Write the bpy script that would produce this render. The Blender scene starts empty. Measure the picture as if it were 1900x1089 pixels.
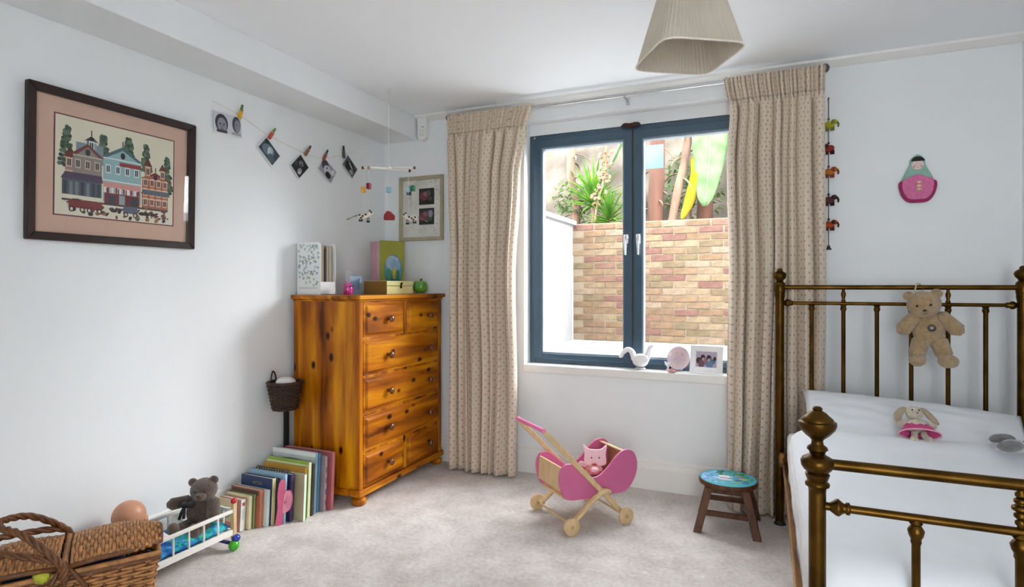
import bpy, bmesh, math, random
from mathutils import Vector, Matrix, Euler, noise
R = math.radians
PI = math.pi
sc = bpy.context.scene
COL = sc.collection

# ------------------------------------------------------------------ camera
cam_d = bpy.data.cameras.new('camera'); cam = bpy.data.objects.new('camera', cam_d); COL.objects.link(cam)
cam.location = (2.541, -3.490, 1.21)
cam.rotation_euler = (R(90), 0, R(23.65))
cam_d.sensor_width = 36; cam_d.lens = 20.33; cam_d.shift_y = -0.0076; cam_d.clip_start = 0.02
sc.camera = cam
# ------------------------------------------------------------------ world / sky
w = bpy.data.worlds.new('sky'); sc.world = w; w.use_nodes = True
bgn = w.node_tree.nodes['Background']
bgn.inputs['Color'].default_value = (0.92, 0.965, 1.0, 1); bgn.inputs['Strength'].default_value = 7.0
# ------------------------------------------------------------------ sun (hazy, over the garden beyond the brick wall)
sd = bpy.data.lights.new('sun', 'SUN'); sd.energy = 7.5; sd.angle = R(46); sd.color = (.965, .985, 1.0)
so = bpy.data.objects.new('sun', sd); COL.objects.link(so)
so.rotation_euler = Vector((-.74, -.50, -.46)).to_track_quat('-Z', 'Y').to_euler()
# ------------------------------------------------------------------ portals (sampling aids in the casement and the added rear window)
for nm, loc, rot, sx, sy in (('window_portal', (1.79, .16, 1.47), (R(-90), 0, 0), 1.38, 1.62),
                             ('fill_window_portal', (3.08, -5.02, 1.1), (R(90), 0, 0), 1.0, 2.0)):
    ld = bpy.data.lights.new(nm, 'AREA'); ld.shape = 'RECTANGLE'; ld.size = sx; ld.size_y = sy
    ld.cycles.is_portal = True
    lo = bpy.data.objects.new(nm, ld); COL.objects.link(lo); lo.location = loc; lo.rotation_euler = rot
# ------------------------------------------------------------------ exposure
vs = sc.view_settings
vs.view_transform = 'Standard'; vs.look = 'None'; vs.gamma = 1.0; vs.use_curve_mapping = False
vs.exposure = 1.0
sc.cycles.max_bounces = 10; sc.cycles.diffuse_bounces = 6; sc.cycles.transparent_max_bounces = 16

# ================================================================== materials
MAT = {}
def nodes(m):
    m.use_nodes = True
    nt = m.node_tree
    return nt, nt.nodes, nt.links, nt.nodes['Principled BSDF']
def rgba(c): return (c[0], c[1], c[2], 1)
def hexc(h):
    h = h.lstrip('#'); v = [int(h[i:i+2], 16) / 255 for i in (0, 2, 4)]
    return tuple(x / 12.92 if x <= .04045 else ((x + .055) / 1.055) ** 2.4 for x in v)
def mat(name, col, rough=.6, metal=0, var=.12, scale=8, bump=.0, bscale=None, coat=0, sheen=0, stretch=(1, 1, 1), trans=0, sss=0):
    """plain colour with a noise variation and a fine relief"""
    if name in MAT: return MAT[name]
    m = bpy.data.materials.new(name); nt, N, L, P = nodes(m)
    tc = N.new('ShaderNodeTexCoord'); mp = N.new('ShaderNodeMapping'); mp.inputs['Scale'].default_value = stretch
    L.new(tc.outputs['Object'], mp.inputs['Vector'])
    nz = N.new('ShaderNodeTexNoise'); nz.inputs['Scale'].default_value = scale; nz.inputs['Detail'].default_value = 5
    L.new(mp.outputs[0], nz.inputs['Vector'])
    cr = N.new('ShaderNodeValToRGB')
    cr.color_ramp.elements[0].position = .3; cr.color_ramp.elements[1].position = .7
    cr.color_ramp.elements[0].color = rgba([max(0, c * (1 - var)) for c in col])
    cr.color_ramp.elements[1].color = rgba([min(1, c * (1 + var)) for c in col])
    L.new(nz.outputs['Fac'], cr.inputs[0]); L.new(cr.outputs[0], P.inputs['Base Color'])
    P.inputs['Roughness'].default_value = rough; P.inputs['Metallic'].default_value = metal
    P.inputs['Coat Weight'].default_value = coat; P.inputs['Coat Roughness'].default_value = .12
    P.inputs['Sheen Weight'].default_value = sheen
    if trans: P.inputs['Transmission Weight'].default_value = trans
    if sss: P.inputs['Subsurface Weight'].default_value = sss
    if bump:
        b = N.new('ShaderNodeBump'); b.inputs['Strength'].default_value = bump; b.inputs['Distance'].default_value = .01
        n2 = N.new('ShaderNodeTexNoise'); n2.inputs['Scale'].default_value = bscale or scale * 4; n2.inputs['Detail'].default_value = 3
        L.new(mp.outputs[0], n2.inputs['Vector']); L.new(n2.outputs['Fac'], b.inputs['Height']); L.new(b.outputs[0], P.inputs['Normal'])
    MAT[name] = m; return m

def painted(name='painted_print', rough=.55, bump=0):
    """flat print: colour comes from the per-face colours of the print"""
    if name in MAT: return MAT[name]
    m = bpy.data.materials.new(name); nt, N, L, P = nodes(m)
    a = N.new('ShaderNodeAttribute'); a.attribute_name = 'Col'
    L.new(a.outputs['Color'], P.inputs['Base Color']); P.inputs['Roughness'].default_value = rough
    MAT[name] = m; return m

def pine(name, axis):
    """varnished pine, grain along axis (0 x, 1 y, 2 z), with knots"""
    m = bpy.data.materials.new(name); nt, N, L, P = nodes(m)
    tc = N.new('ShaderNodeTexCoord')
    def mapping(along, across):
        mp = N.new('ShaderNodeMapping'); s = [across] * 3; s[axis] = along
        mp.inputs['Scale'].default_value = s; L.new(tc.outputs['Object'], mp.inputs['Vector']); return mp
    m1 = mapping(.7, 5.5)
    n1 = N.new('ShaderNodeTexNoise'); n1.inputs['Scale'].default_value = 2.2; n1.inputs['Detail'].default_value = 6; n1.inputs['Distortion'].default_value = .4
    L.new(m1.outputs[0], n1.inputs['Vector'])
    cr = N.new('ShaderNodeValToRGB'); e = cr.color_ramp.elements
    e[0].position = .30; e[0].color = rgba(hexc('562402')); e[1].position = .70; e[1].color = rgba(hexc('dc940a'))
    x = e.new(.5); x.color = rgba(hexc('a85c04'))
    L.new(n1.outputs['Fac'], cr.inputs[0])
    m2 = mapping(5.5, 9.0)
    vo = N.new('ShaderNodeTexVoronoi'); vo.inputs['Scale'].default_value = 1.0; vo.inputs['Randomness'].default_value = 1
    L.new(m2.outputs[0], vo.inputs['Vector'])
    kr = N.new('ShaderNodeValToRGB'); k = kr.color_ramp.elements
    k[0].position = .09; k[0].color = (1, 1, 1, 1); k[1].position = .17; k[1].color = (0, 0, 0, 1)
    L.new(vo.outputs['Distance'], kr.inputs[0])
    mx = N.new('ShaderNodeMix'); mx.data_type = 'RGBA'
    mx.inputs[7].default_value = rgba(hexc('2e1002'))
    L.new(kr.outputs[0], mx.inputs[0]); L.new(cr.outputs[0], mx.inputs[6])
    L.new(mx.outputs[2], P.inputs['Base Color'])
    P.inputs['Roughness'].default_value = .4; P.inputs['Coat Weight'].default_value = .05; P.inputs['Specular IOR Level'].default_value = .25
    MAT[name] = m; return m

def wood(name, c0, c1, axis=2, along=2, across=30, rough=.45):
    m = bpy.data.materials.new(name); nt, N, L, P = nodes(m)
    tc = N.new('ShaderNodeTexCoord'); mp = N.new('ShaderNodeMapping'); s = [across] * 3; s[axis] = along
    mp.inputs['Scale'].default_value = s; L.new(tc.outputs['Object'], mp.inputs['Vector'])
    n1 = N.new('ShaderNodeTexNoise'); n1.inputs['Scale'].default_value = 1.5; n1.inputs['Detail'].default_value = 5
    L.new(mp.outputs[0], n1.inputs['Vector'])
    cr = N.new('ShaderNodeValToRGB'); e = cr.color_ramp.elements
    e[0].position = .3; e[0].color = rgba(c0); e[1].position = .7; e[1].color = rgba(c1)
    L.new(n1.outputs['Fac'], cr.inputs[0]); L.new(cr.outputs[0], P.inputs['Base Color'])
    P.inputs['Roughness'].default_value = rough
    MAT[name] = m; return m

def carpet():
    m = bpy.data.materials.new('carpet'); nt, N, L, P = nodes(m)
    tc = N.new('ShaderNodeTexCoord')
    def nz(s, d=4):
        n = N.new('ShaderNodeTexNoise'); n.inputs['Scale'].default_value = s; n.inputs['Detail'].default_value = d
        L.new(tc.outputs['Object'], n.inputs['Vector']); return n
    a = nz(7, 5); b = nz(240, 2); c = nz(48, 4)
    ad = N.new('ShaderNodeMath'); ad.operation = 'MULTIPLY_ADD'; L.new(b.outputs['Fac'], ad.inputs[0]); ad.inputs[1].default_value = .45; L.new(a.outputs['Fac'], ad.inputs[2])
    a2 = N.new('ShaderNodeMath'); a2.operation = 'MULTIPLY_ADD'; L.new(c.outputs['Fac'], a2.inputs[0]); a2.inputs[1].default_value = .75; L.new(ad.outputs[0], a2.inputs[2])
    cr = N.new('ShaderNodeValToRGB'); e = cr.color_ramp.elements
    e[0].position = .62; e[0].color = rgba((.55, .49, .45)); e[1].position = 1.28 / 1.0 if False else 1.0; e[1].color = rgba((.78, .725, .685))
    mr = N.new('ShaderNodeMapRange'); mr.inputs[1].default_value = .7; mr.inputs[2].default_value = 1.5
    L.new(a2.outputs[0], mr.inputs[0]); e[0].position = .2; e[1].position = .8
    L.new(mr.outputs[0], cr.inputs[0]); L.new(cr.outputs[0], P.inputs['Base Color'])
    P.inputs['Roughness'].default_value = 1; P.inputs['Sheen Weight'].default_value = .15; P.inputs['Specular IOR Level'].default_value = .1
    bp = N.new('ShaderNodeBump'); bp.inputs['Strength'].default_value = .6; bp.inputs['Distance'].default_value = .008
    L.new(b.outputs['Fac'], bp.inputs['Height']); L.new(bp.outputs[0], P.inputs['Normal'])
    MAT['carpet'] = m; return m

def dotted_fabric():
    """beige curtain cloth printed with small mauve dots, in metres of cloth (UV)"""
    m = bpy.data.materials.new('dotted_curtain_fabric'); nt, N, L, P = nodes(m)
    uv = N.new('ShaderNodeUVMap'); sp = N.new('ShaderNodeSeparateXYZ'); L.new(uv.outputs[0], sp.inputs[0])
    def M(op, a, b=None, c=None):
        n = N.new('ShaderNodeMath'); n.operation = op
        for i, v in enumerate((a, b, c)):
            if v is None: continue
            if isinstance(v, (int, float)): n.inputs[i].default_value = v
            else: L.new(v, n.inputs[i])
        return n.outputs[0]
    DU, DV = .046, .023
    v = M('DIVIDE', sp.outputs[1], DV); row = M('FLOOR', v)
    odd = M('MULTIPLY', M('MODULO', row, 2), .5)
    u = M('ADD', M('DIVIDE', sp.outputs[0], DU), odd)
    du = M('MULTIPLY', M('SUBTRACT', M('FRACT', u), .5), DU)
    dv = M('MULTIPLY', M('SUBTRACT', M('FRACT', v), .5), DV)
    dist = M('SQRT', M('ADD', M('MULTIPLY', du, du), M('MULTIPLY', dv, dv)))
    dot = M('LESS_THAN', dist, .0052)
    mx = N.new('ShaderNodeMix'); mx.data_type = 'RGBA'; L.new(dot, mx.inputs[0])
    tc = N.new('ShaderNodeTexCoord'); nz = N.new('ShaderNodeTexNoise'); nz.inputs['Scale'].default_value = 260; L.new(tc.outputs['Object'], nz.inputs['Vector'])
    cr = N.new('ShaderNodeValToRGB'); e = cr.color_ramp.elements
    e[0].color = rgba(hexc('cbbba6')); e[1].color = rgba(hexc('d8c9b6')); L.new(nz.outputs['Fac'], cr.inputs[0])
    L.new(cr.outputs[0], mx.inputs[6]); mx.inputs[7].default_value = rgba(hexc('a18a82'))
    L.new(mx.outputs[2], P.inputs['Base Color']); P.inputs['Roughness'].default_value = .9; P.inputs['Sheen Weight'].default_value = .2
    MAT['dotted'] = m; return m

def glass(name='window_glass', tint=(1, 1, 1), ior=1.45, rough=0.0):
    m = bpy.data.materials.new(name); m.use_nodes = True; nt = m.node_tree; N = nt.nodes; L = nt.links
    N.remove(N['Principled BSDF']); out = N['Material Output']
    t = N.new('ShaderNodeBsdfTransparent'); t.inputs[0].default_value = rgba(tint)
    g = N.new('ShaderNodeBsdfGlossy'); g.inputs['Roughness'].default_value = rough
    f = N.new('ShaderNodeFresnel'); ge = N.new('ShaderNodeNewGeometry')      # thin sheet: same reflectance from both faces
    mr = N.new('ShaderNodeMapRange'); mr.inputs[3].default_value = ior; mr.inputs[4].default_value = 1 / ior
    L.new(ge.outputs['Backfacing'], mr.inputs[0]); L.new(mr.outputs[0], f.inputs[0])
    x = N.new('ShaderNodeMixShader'); L.new(f.outputs[0], x.inputs[0]); L.new(t.outputs[0], x.inputs[1]); L.new(g.outputs[0], x.inputs[2])
    L.new(x.outputs[0], out.inputs[0]); MAT[name] = m; return m

def leaf(name, c0, c1, trans=.4):
    m = bpy.data.materials.new(name); m.use_nodes = True; nt = m.node_tree; N = nt.nodes; L = nt.links
    N.remove(N['Principled BSDF']); out = N['Material Output']
    tc = N.new('ShaderNodeTexCoord'); nz = N.new('ShaderNodeTexNoise'); nz.inputs['Scale'].default_value = 6; L.new(tc.outputs['Object'], nz.inputs['Vector'])
    cr = N.new('ShaderNodeValToRGB'); e = cr.color_ramp.elements; e[0].position = .35; e[1].position = .65
    e[0].color = rgba(c0); e[1].color = rgba(c1); L.new(nz.outputs['Fac'], cr.inputs[0])
    d = N.new('ShaderNodeBsdfDiffuse'); t = N.new('ShaderNodeBsdfTranslucent'); x = N.new('ShaderNodeMixShader'); x.inputs[0].default_value = trans
    L.new(cr.outputs[0], d.inputs[0]); L.new(cr.outputs[0], t.inputs[0]); L.new(d.outputs[0], x.inputs[1]); L.new(t.outputs[0], x.inputs[2])
    L.new(x.outputs[0], out.inputs[0]); MAT[name] = m; return m

wallp = mat('white_wall_paint', (.83, .85, .86), .75, var=.015, scale=3, bump=.05, bscale=90)
ceilp = mat('white_ceiling_paint', (.92, .94, .965), .8, var=.01, scale=2)
trimp = mat('white_gloss_trim', (.83, .82, .79), .35, var=.02, scale=4)
carpet_m = carpet()
pine_v, pine_h, pine_x = pine('pine_upright', 2), pine('pine_lengthwise', 1), pine('pine_top', 1)
darkknob = mat('dark_turned_wood', hexc('6b3a14'), .25, var=.2, scale=40, coat=.6)
brass = mat('aged_brass', hexc('553c17'), .36, metal=1, var=.4, scale=14)
copper = mat('copper_rail', hexc('a87a4a'), .35, metal=1, var=.25, scale=14)
curt = dotted_fabric()
pane_m = glass()
alu = mat('slate_grey_window_frame', hexc('3f5668'), .28, var=.05, scale=5)
chrome = mat('satin_chrome', (.8, .8, .82), .2, metal=1, var=.03)
linen = mat('white_bed_linen', (.82, .84, .87), .9, var=.015, scale=12, bump=.15, bscale=18)
darkframe = mat('dark_mahogany_frame', hexc('24100c'), .5, var=.3, scale=30)
matboard = mat('dusty_pink_mount', hexc('c9a996'), .8, var=.03)
PR = painted()
palewood = wood('pale_beech', hexc('c9a878'), hexc('dcc096'), axis=2, along=10, across=30, rough=.5)
white_wood = mat('white_painted_wood', (.82, .79, .74), .45, var=.04)
wicker = mat('honey_wicker', hexc('b07a48'), .6, var=.4, scale=55, coat=.15)
wicker_d = mat('brown_wicker', hexc('6e4220'), .6, var=.4, scale=60, coat=.15)
white_plastic = mat('white_plastic', (.8, .8, .78), .4, var=.02)
steel = mat('brushed_steel', (.55, .55, .55), .35, metal=1, var=.08)
def plain(h, rough=.6, **k):
    return mat('paint_' + h.lstrip('#') + ('' if rough == .6 else '_%d' % int(rough * 100)), hexc(h), rough, **k)

# ================================================================== mesh helpers
class MB:
    def __init__(s): s.v = []; s.f = []; s.c = []; s.uv = None
    def add(s, vs, fs, col=None):
        o = len(s.v); s.v += [tuple(v) for v in vs]
        for f in fs: s.f.append([i + o for i in f]); s.c.append(col)
        return s
    def box(s, c, d, rot=None, col=None, taper=None):
        x, y, z = d[0] / 2, d[1] / 2, d[2] / 2
        tx, ty = taper or (1, 1)
        P = [(-x, -y, -z), (x, -y, -z), (x, y, -z), (-x, y, -z), (-x * tx, -y * ty, z), (x * tx, -y * ty, z), (x * tx, y * ty, z), (-x * tx, y * ty, z)]
        M = Euler(rot).to_matrix() if rot is not None and not isinstance(rot, Matrix) else (rot if rot is not None else None)
        if M is not None: P = [M @ Vector(p) for p in P]
        P = [(p[0] + c[0], p[1] + c[1], p[2] + c[2]) for p in P]
        return s.add(P, [(0, 3, 2, 1), (4, 5, 6, 7), (0, 1, 5, 4), (1, 2, 6, 5), (2, 3, 7, 6), (3, 0, 4, 7)], col)
    def bx(s, x0, x1, y0, y1, z0, z1, col=None):
        return s.box(((x0 + x1) / 2, (y0 + y1) / 2, (z0 + z1) / 2), (abs(x1 - x0), abs(y1 - y0), abs(z1 - z0)), None, col)
    def bar(s, p0, p1, w, t, up=(0, 0, 1), col=None):
        p0, p1 = Vector(p0), Vector(p1); d = (p1 - p0); L = d.length; d.normalize()
        u = Vector(up); a = d.cross(u)
        if a.length < 1e-5: a = d.cross(Vector((1, 0, 0)))
        a.normalize(); b = a.cross(d)
        M = Matrix((a, b, d)).transposed()
        return s.box((p0 + p1) / 2, (w, t, L), M, col)
    def ring(s, c, M, r, n): return [tuple(Vector(c) + M @ Vector((r * math.cos(2 * PI * i / n), r * math.sin(2 * PI * i / n), 0))) for i in range(n)]
    def lathe(s, prof, c=(0, 0, 0), axis=(0, 0, 1), n=16, col=None, sq=(1, 1)):
        M = Vector(axis).to_track_quat('Z', 'Y').to_matrix(); vs = []; fs = []
        for r, h in prof:
            for i in range(n):
                vs.append(Vector(c) + M @ Vector((r * sq[0] * math.cos(2 * PI * i / n), r * sq[1] * math.sin(2 * PI * i / n), h)))
        for j in range(len(prof) - 1):
            for i in range(n):
                fs.append((j * n + i, j * n + (i + 1) % n, (j + 1) * n + (i + 1) % n, (j + 1) * n + i))
        fs.append(tuple(reversed(range(n)))); fs.append(tuple(range((len(prof) - 1) * n, len(prof) * n)))
        return s.add(vs, fs, col)
    def cyl(s, p0, p1, r0, r1=None, n=14, col=None):
        p0, p1 = Vector(p0), Vector(p1); L = (p1 - p0).length
        return s.lathe([(r0, 0), (r0 if r1 is None else r1, L)], p0, p1 - p0, n, col)
    def tube(s, pts, r, n=8, col=None, flat=1.0, closed=False):
        pts = [Vector(p) for p in pts]; m = len(pts); vs = []; fs = []; prev = None
        for i, p in enumerate(pts):
            t = (pts[(i + 1) % m] - pts[i - 1]) if closed else (pts[min(i + 1, m - 1)] - pts[max(i - 1, 0)])
            t.normalize()
            if prev is None:
                a = t.cross(Vector((0, 0, 1)))
                if a.length < .05: a = t.cross(Vector((1, 0, 0)))
            else: a = prev - t * prev.dot(t)
            a.normalize(); b = t.cross(a); prev = a
            rr = r[i] if isinstance(r, (list, tuple)) else r
            for k in range(n):
                q = 2 * PI * k / n; vs.append(p + a * (rr * math.cos(q)) + b * (rr * flat * math.sin(q)))
        for i in range(m if closed else m - 1):
            for k in range(n):
                j = (i + 1) % m
                fs.append((i * n + k, i * n + (k + 1) % n, j * n + (k + 1) % n, j * n + k))
        if not closed: fs.append(tuple(reversed(range(n)))); fs.append(tuple(range((m - 1) * n, m * n)))
        return s.add(vs, fs, col)
    def ell(s, c, r, rot=None, n=20, m=12, col=None, jit=0, seed=0, taper=0):
        rnd = random.Random(seed); vs = []; fs = []
        M = Euler(rot).to_matrix() if rot is not None else Matrix.Identity(3)
        r = (r, r, r) if isinstance(r, (int, float)) else r
        for j in range(m + 1):
            th = PI * j / m
            for i in range(n):
                ph = 2 * PI * i / n
                q = Vector((math.sin(th) * math.cos(ph), math.sin(th) * math.sin(ph), math.cos(th)))
                k = 1 + (rnd.random() - .5) * jit
                if j in (0, m): k = 1
                tp = 1 + taper * q.z
                vs.append(Vector(c) + M @ Vector((q.x * r[0] * k * tp, q.y * r[1] * k * tp, q.z * r[2] * k)))
        for j in range(m):
            for i in range(n):
                a, b = j * n + i, j * n + (i + 1) % n
                d_, e = (j + 1) * n + i, (j + 1) * n + (i + 1) % n
                if j == 0: fs.append((a, d_, e))
                elif j == m - 1: fs.append((a, d_, b))
                else: fs.append((a, d_, e, b))
        return s.add(vs, fs, col)
    def prism(s, poly, t, O=(0, 0, 0), U=(1, 0, 0), V=(0, 1, 0), col=None):
        O, U, V = Vector(O), Vector(U), Vector(V); W = U.cross(V).normalized(); n = len(poly)
        vs = [O + U * p[0] + V * p[1] - W * (t / 2) for p in poly] + [O + U * p[0] + V * p[1] + W * (t / 2) for p in poly]
        fs = [tuple(reversed(range(n))), tuple(range(n, 2 * n))] + [(i, (i + 1) % n, n + (i + 1) % n, n + i) for i in range(n)]
        return s.add(vs, fs, col)
    def poly(s, pts, O, U, V, lift=0, col=None):
        O, U, V = Vector(O), Vector(U), Vector(V); W = U.cross(V).normalized()
        return s.add([O + U * p[0] + V * p[1] + W * lift for p in pts], [tuple(range(len(pts)))], col)
    def build(s, name, m, parent=None, smooth=False, bevel=0, seg=2, auto=None):
        me = bpy.data.meshes.new(name); me.from_pydata(s.v, [], s.f); me.update()
        if any(c is not None for c in s.c):
            at = me.color_attributes.new('Col', 'FLOAT_COLOR', 'CORNER'); k = 0
            for p in me.polygons:
                c = s.c[p.index] or (.5, .5, .5)
                for _ in p.loop_indices: at.data[k].color = rgba(c); k += 1
        if s.uv:
            ul = me.uv_layers.new(name='UVMap')
            for lp in me.loops: ul.data[lp.index].uv = s.uv[lp.vertex_index]
        bm = bmesh.new(); bm.from_mesh(me)
        if not s.uv: bmesh.ops.remove_doubles(bm, verts=bm.verts, dist=1e-6)
        bmesh.ops.recalc_face_normals(bm, faces=bm.faces); bm.to_mesh(me); bm.free()
        if smooth:
            for p in me.polygons: p.use_smooth = True
            if auto is not None:
                try: me.set_sharp_from_angle(angle=R(auto))
                except Exception: pass
        me.materials.append(m)
        o = bpy.data.objects.new(name, me); COL.objects.link(o)
        if bevel:
            b = o.modifiers.new('bevel', 'BEVEL'); b.width = bevel; b.segments = seg; b.limit_method = 'ANGLE'; b.angle_limit = R(40)
        if parent: o.parent = parent
        return o

def thing(name, label, cat, loc=(0, 0, 0), rot=(0, 0, 0), group=None):
    o = bpy.data.objects.new(name, None); COL.objects.link(o); o.location = loc; o.rotation_euler = rot
    o.empty_display_size = .05
    o['label'] = label; o['category'] = cat
    if group: o['group'] = group
    return o
def tag(o, label, cat, group=None, kind=None):
    o['label'] = label; o['category'] = cat
    if group: o['group'] = group
    if kind: o['kind'] = kind
    return o
def struct(o, label=None):
    o['kind'] = 'structure'
    if label: o['label'] = label
    return o
def oval(cx, cy, rx, ry, n=16, a0=0, a1=2 * PI, rot=0):
    out = []
    for i in range(n):
        a = a0 + (a1 - a0) * i / (n if abs(a1 - a0 - 2 * PI) < 1e-6 else n - 1)
        x, y = rx * math.cos(a), ry * math.sin(a)
        out.append((cx + x * math.cos(rot) - y * math.sin(rot), cy + x * math.sin(rot) + y * math.cos(rot)))
    return out
def rect(x0, y0, x1, y1): return [(x0, y0), (x1, y0), (x1, y1), (x0, y1)]
class Print:
    """a flat picture: coloured shapes stacked a hair's breadth apart on one sheet"""
    def __init__(s, O, U, V): s.m = MB(); s.O, s.U, s.V = O, U, V; s.k = 0
    def p(s, pts, col):
        s.k += 1; s.m.poly(pts, s.O, s.U, s.V, s.k * 2e-6, hexc(col) if isinstance(col, str) else col); return s
    def build(s, name, parent=None): return s.m.build(name, PR, parent)
def smooth_curve(pts, n=6, closed=False):
    """Catmull-Rom through points (tuples of any length)"""
    out = []; m = len(pts)
    rng = range(m) if closed else range(m - 1)
    for i in rng:
        p0, p1, p2, p3 = (pts[(i - 1) % m] if closed or i > 0 else pts[0]), pts[i], pts[(i + 1) % m], (pts[(i + 2) % m] if closed or i + 2 < m else pts[-1])
        for k in range(n):
            t = k / n
            out.append(tuple(.5 * (2 * b + (c - a) * t + (2 * a - 5 * b + 4 * c - d) * t * t + (3 * b - a - 3 * c + d) * t ** 3) for a, b, c, d in zip(p0, p1, p2, p3)))
    if not closed: out.append(tuple(pts[-1]))
    return out

# ================================================================== room shell
RX, RY, CH = 3.66, -5.0, 2.40
struct(MB().bx(-.2, RX + .2, RY - .2, .3, -.12, 0).build('floor', carpet_m), 'beige cut-pile carpet covering the floor')
struct(MB().bx(-.2, RX + .2, RY - .2, .3, CH, CH + .15).build('ceiling', ceilp))
struct(MB().bx(-.2, 0, RY - .2, .3, 0, CH).build('wall_left', wallp))
struct(MB().bx(RX, RX + .2, RY - .2, .3, 0, CH).build('wall_right', wallp))
WX0, WX1, WZ0, WZ1 = 1.10, 2.48, .65, 2.28
b = MB().bx(0, WX0, 0, .2, 0, CH).bx(WX1, RX, 0, .2, 0, CH).bx(WX0, WX1, 0, .2, 0, WZ0).bx(WX0, WX1, 0, .2, WZ1, CH).bx(WX0, WX1, .10, .2, 2.2, WZ1)
struct(b.build('wall_back', wallp))
b = MB().bx(0, 2.58, RY - .2, RY, 0, CH).bx(3.58, RX, RY - .2, RY, 0, CH).bx(2.58, 3.58, RY - .2, RY, 2.1, CH).bx(2.58, 3.58, RY - .2, RY, 0, .1)
struct(b.build('wall_front', wallp))
struct(MB().bx(0, .29, RY, 0, 2.24, CH).build('trim_1', wallp, bevel=.004), 'white boxed soffit running along the top of the left wall')
b = MB(); prof = [(0, 0), (0, -.034), (-.012, -.034), (-.055, -.012), (-.06, 0)]
b.prism(prof, RX - .29, ((RX + .29) / 2, -.0005, CH), (0, 1, 0), (0, 0, 1))
struct(b.build('trim_2', trimp), 'slim white coving above the curtain pole')
def skirting(name, p0, p1, nrm):
    b = MB(); prof = [(0, 0), (.018, 0), (.018, .125), (.014, .14), (.010, .145), (.008, .165), (0, .172)]
    p0, p1 = Vector(p0), Vector(p1); L = (p1 - p0).length; dr = (p1 - p0).normalized(); n = Vector(nrm)
    b.prism(prof, L, (p0 + p1) / 2, n, (0, 0, 1))
    return struct(b.build(name, trimp), 'white moulded skirting board')
skirting('baseboard_back', (.02, 0, 0), (RX - .02, 0, 0), (0, -1, 0))
skirting('baseboard_left', (0, RY, 0), (0, -.02, 0), (1, 0, 0))
skirting('baseboard_right', (RX, RY, 0), (RX, -.02, 0), (-1, 0, 0))
# added window behind the camera, out of view, to fill the room with daylight
dr = thing('added_fill_window', 'unseen two-pane window added behind the camera for fill light', 'window', (3.08, RY - .1, .1)); dr['kind'] = 'structure'
b = MB().bx(-.5, .5, -.04, .04, 1.94, 2.0).bx(-.5, .5, -.04, .04, 0, .06)
for x in (-.47, 0, .47): b.bx(x - .03, x + .03, -.04, .04, .06, 1.94)
b.build('window_frame', alu, dr)
for x in (-.235, .235): MB().bx(x - .205, x + .205, -.004, .004, .06, 1.94).build('pane', pane_m, dr)
MB().bx(.035, .06, .04, .08, .8, .92).build('window_handle', chrome, dr)

# ================================================================== window
wn = thing('window_1', 'slate grey two-leaf casement window with chrome handles', 'window', (1.79, .12, .70)); wn['kind'] = 'structure'
hw, hh = .69, 1.51
b = MB()
for x0, x1, z0, z1 in ((-hw, -hw + .035, 0, hh), (hw - .035, hw, 0, hh), (-hw + .035, hw - .035, 0, .035), (-hw + .035, hw - .035, hh - .045, hh)): b.bx(x0, x1, -.02, .05, z0, z1)
b.build('window_frame', alu, wn, bevel=.003)
for sx in (-1, 1):
    x0, x1 = (-hw + .032, -.003) if sx < 0 else (.003, hw - .032)
    s = MB(); st = .052
    z0, z1 = .03, hh - .038
    s.bx(x0, x0 + st, -.032, .04, z0, z1).bx(x1 - st, x1, -.032, .04, z0, z1).bx(x0 + st, x1 - st, -.032, .04, z0, z0 + st - .018).bx(x0 + st, x1 - st, -.032, .04, z1 - st, z1)
    so_ = s.build('sash', alu, wn, bevel=.004)
    s = MB(); g = .010
    xi0, xi1, zi0, zi1 = x0 + st, x1 - st, z0 + st - .018, z1 - st
    s.bx(xi0, xi0 + g, -.022, .03, zi0, zi1).bx(xi1 - g, xi1, -.022, .03, zi0, zi1).bx(xi0 + g, xi1 - g, -.022, .03, zi0, zi0 + g).bx(xi0 + g, xi1 - g, -.022, .03, zi1 - g, zi1)
    s.build('glazing_bead', mat('pale_grey_bead', hexc('8b9aa6'), .4), so_, bevel=.002)
    MB().bx(xi0 + .004, xi1 - .004, .0, .004, zi0 + .004, zi1 - .004).build('pane', pane_m, so_)
    h = MB(); hx = sx * .037
    h.box((hx, -.036, .80), (.024, .008, .058))
    h.cyl((hx, -.036, .81), (hx, -.062, .81), .009)
    h.tube([(hx, -.06, .822), (hx, -.066, .81), (hx + sx * .002, -.064, .77), (hx + sx * .002, -.06, .70)], [.010, .012, .010, .006], 10, flat=.7)
    h.build('window_handle', chrome, so_, smooth=True, auto=40)
MB().box((0, -.034, .77), (.004, .004, 1.42)).build('meeting_seal', mat('black_rubber', (.01, .01, .01), .6), wn)
MB().cyl((-.655, -.0205, 1.49), (-.655, -.026, 1.49), .005).build('screw_cap', white_plastic, wn)
b = MB().ell((-.01, -.045, 1.500), (.062, .018, .014)).ell((-.04, -.052, 1.504), (.022, .014, .012)).ell((.02, -.052, 1.504), (.03, .014, .012))
b.build('carved_catch', mat('carved_dark_wood', hexc('3a2216'), .6, var=.4, scale=60, bump=.5), wn, smooth=True)
struct(MB().bx(WX0 - .005, WX1 + .005, -.012, .13, .648, .70).build('trim_3', trimp, bevel=.006), 'white window sill board below the casement window')
tag(MB().bx(1.862, 1.972, .1125, .1135, 1.93, 2.075).build('paper_drawing', leaf('sheer_blue_paper', (.45, .62, .66), (.6, .74, .76), .6)), 'small pale blue translucent paper stuck on the right window pane', 'paper')

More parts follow.
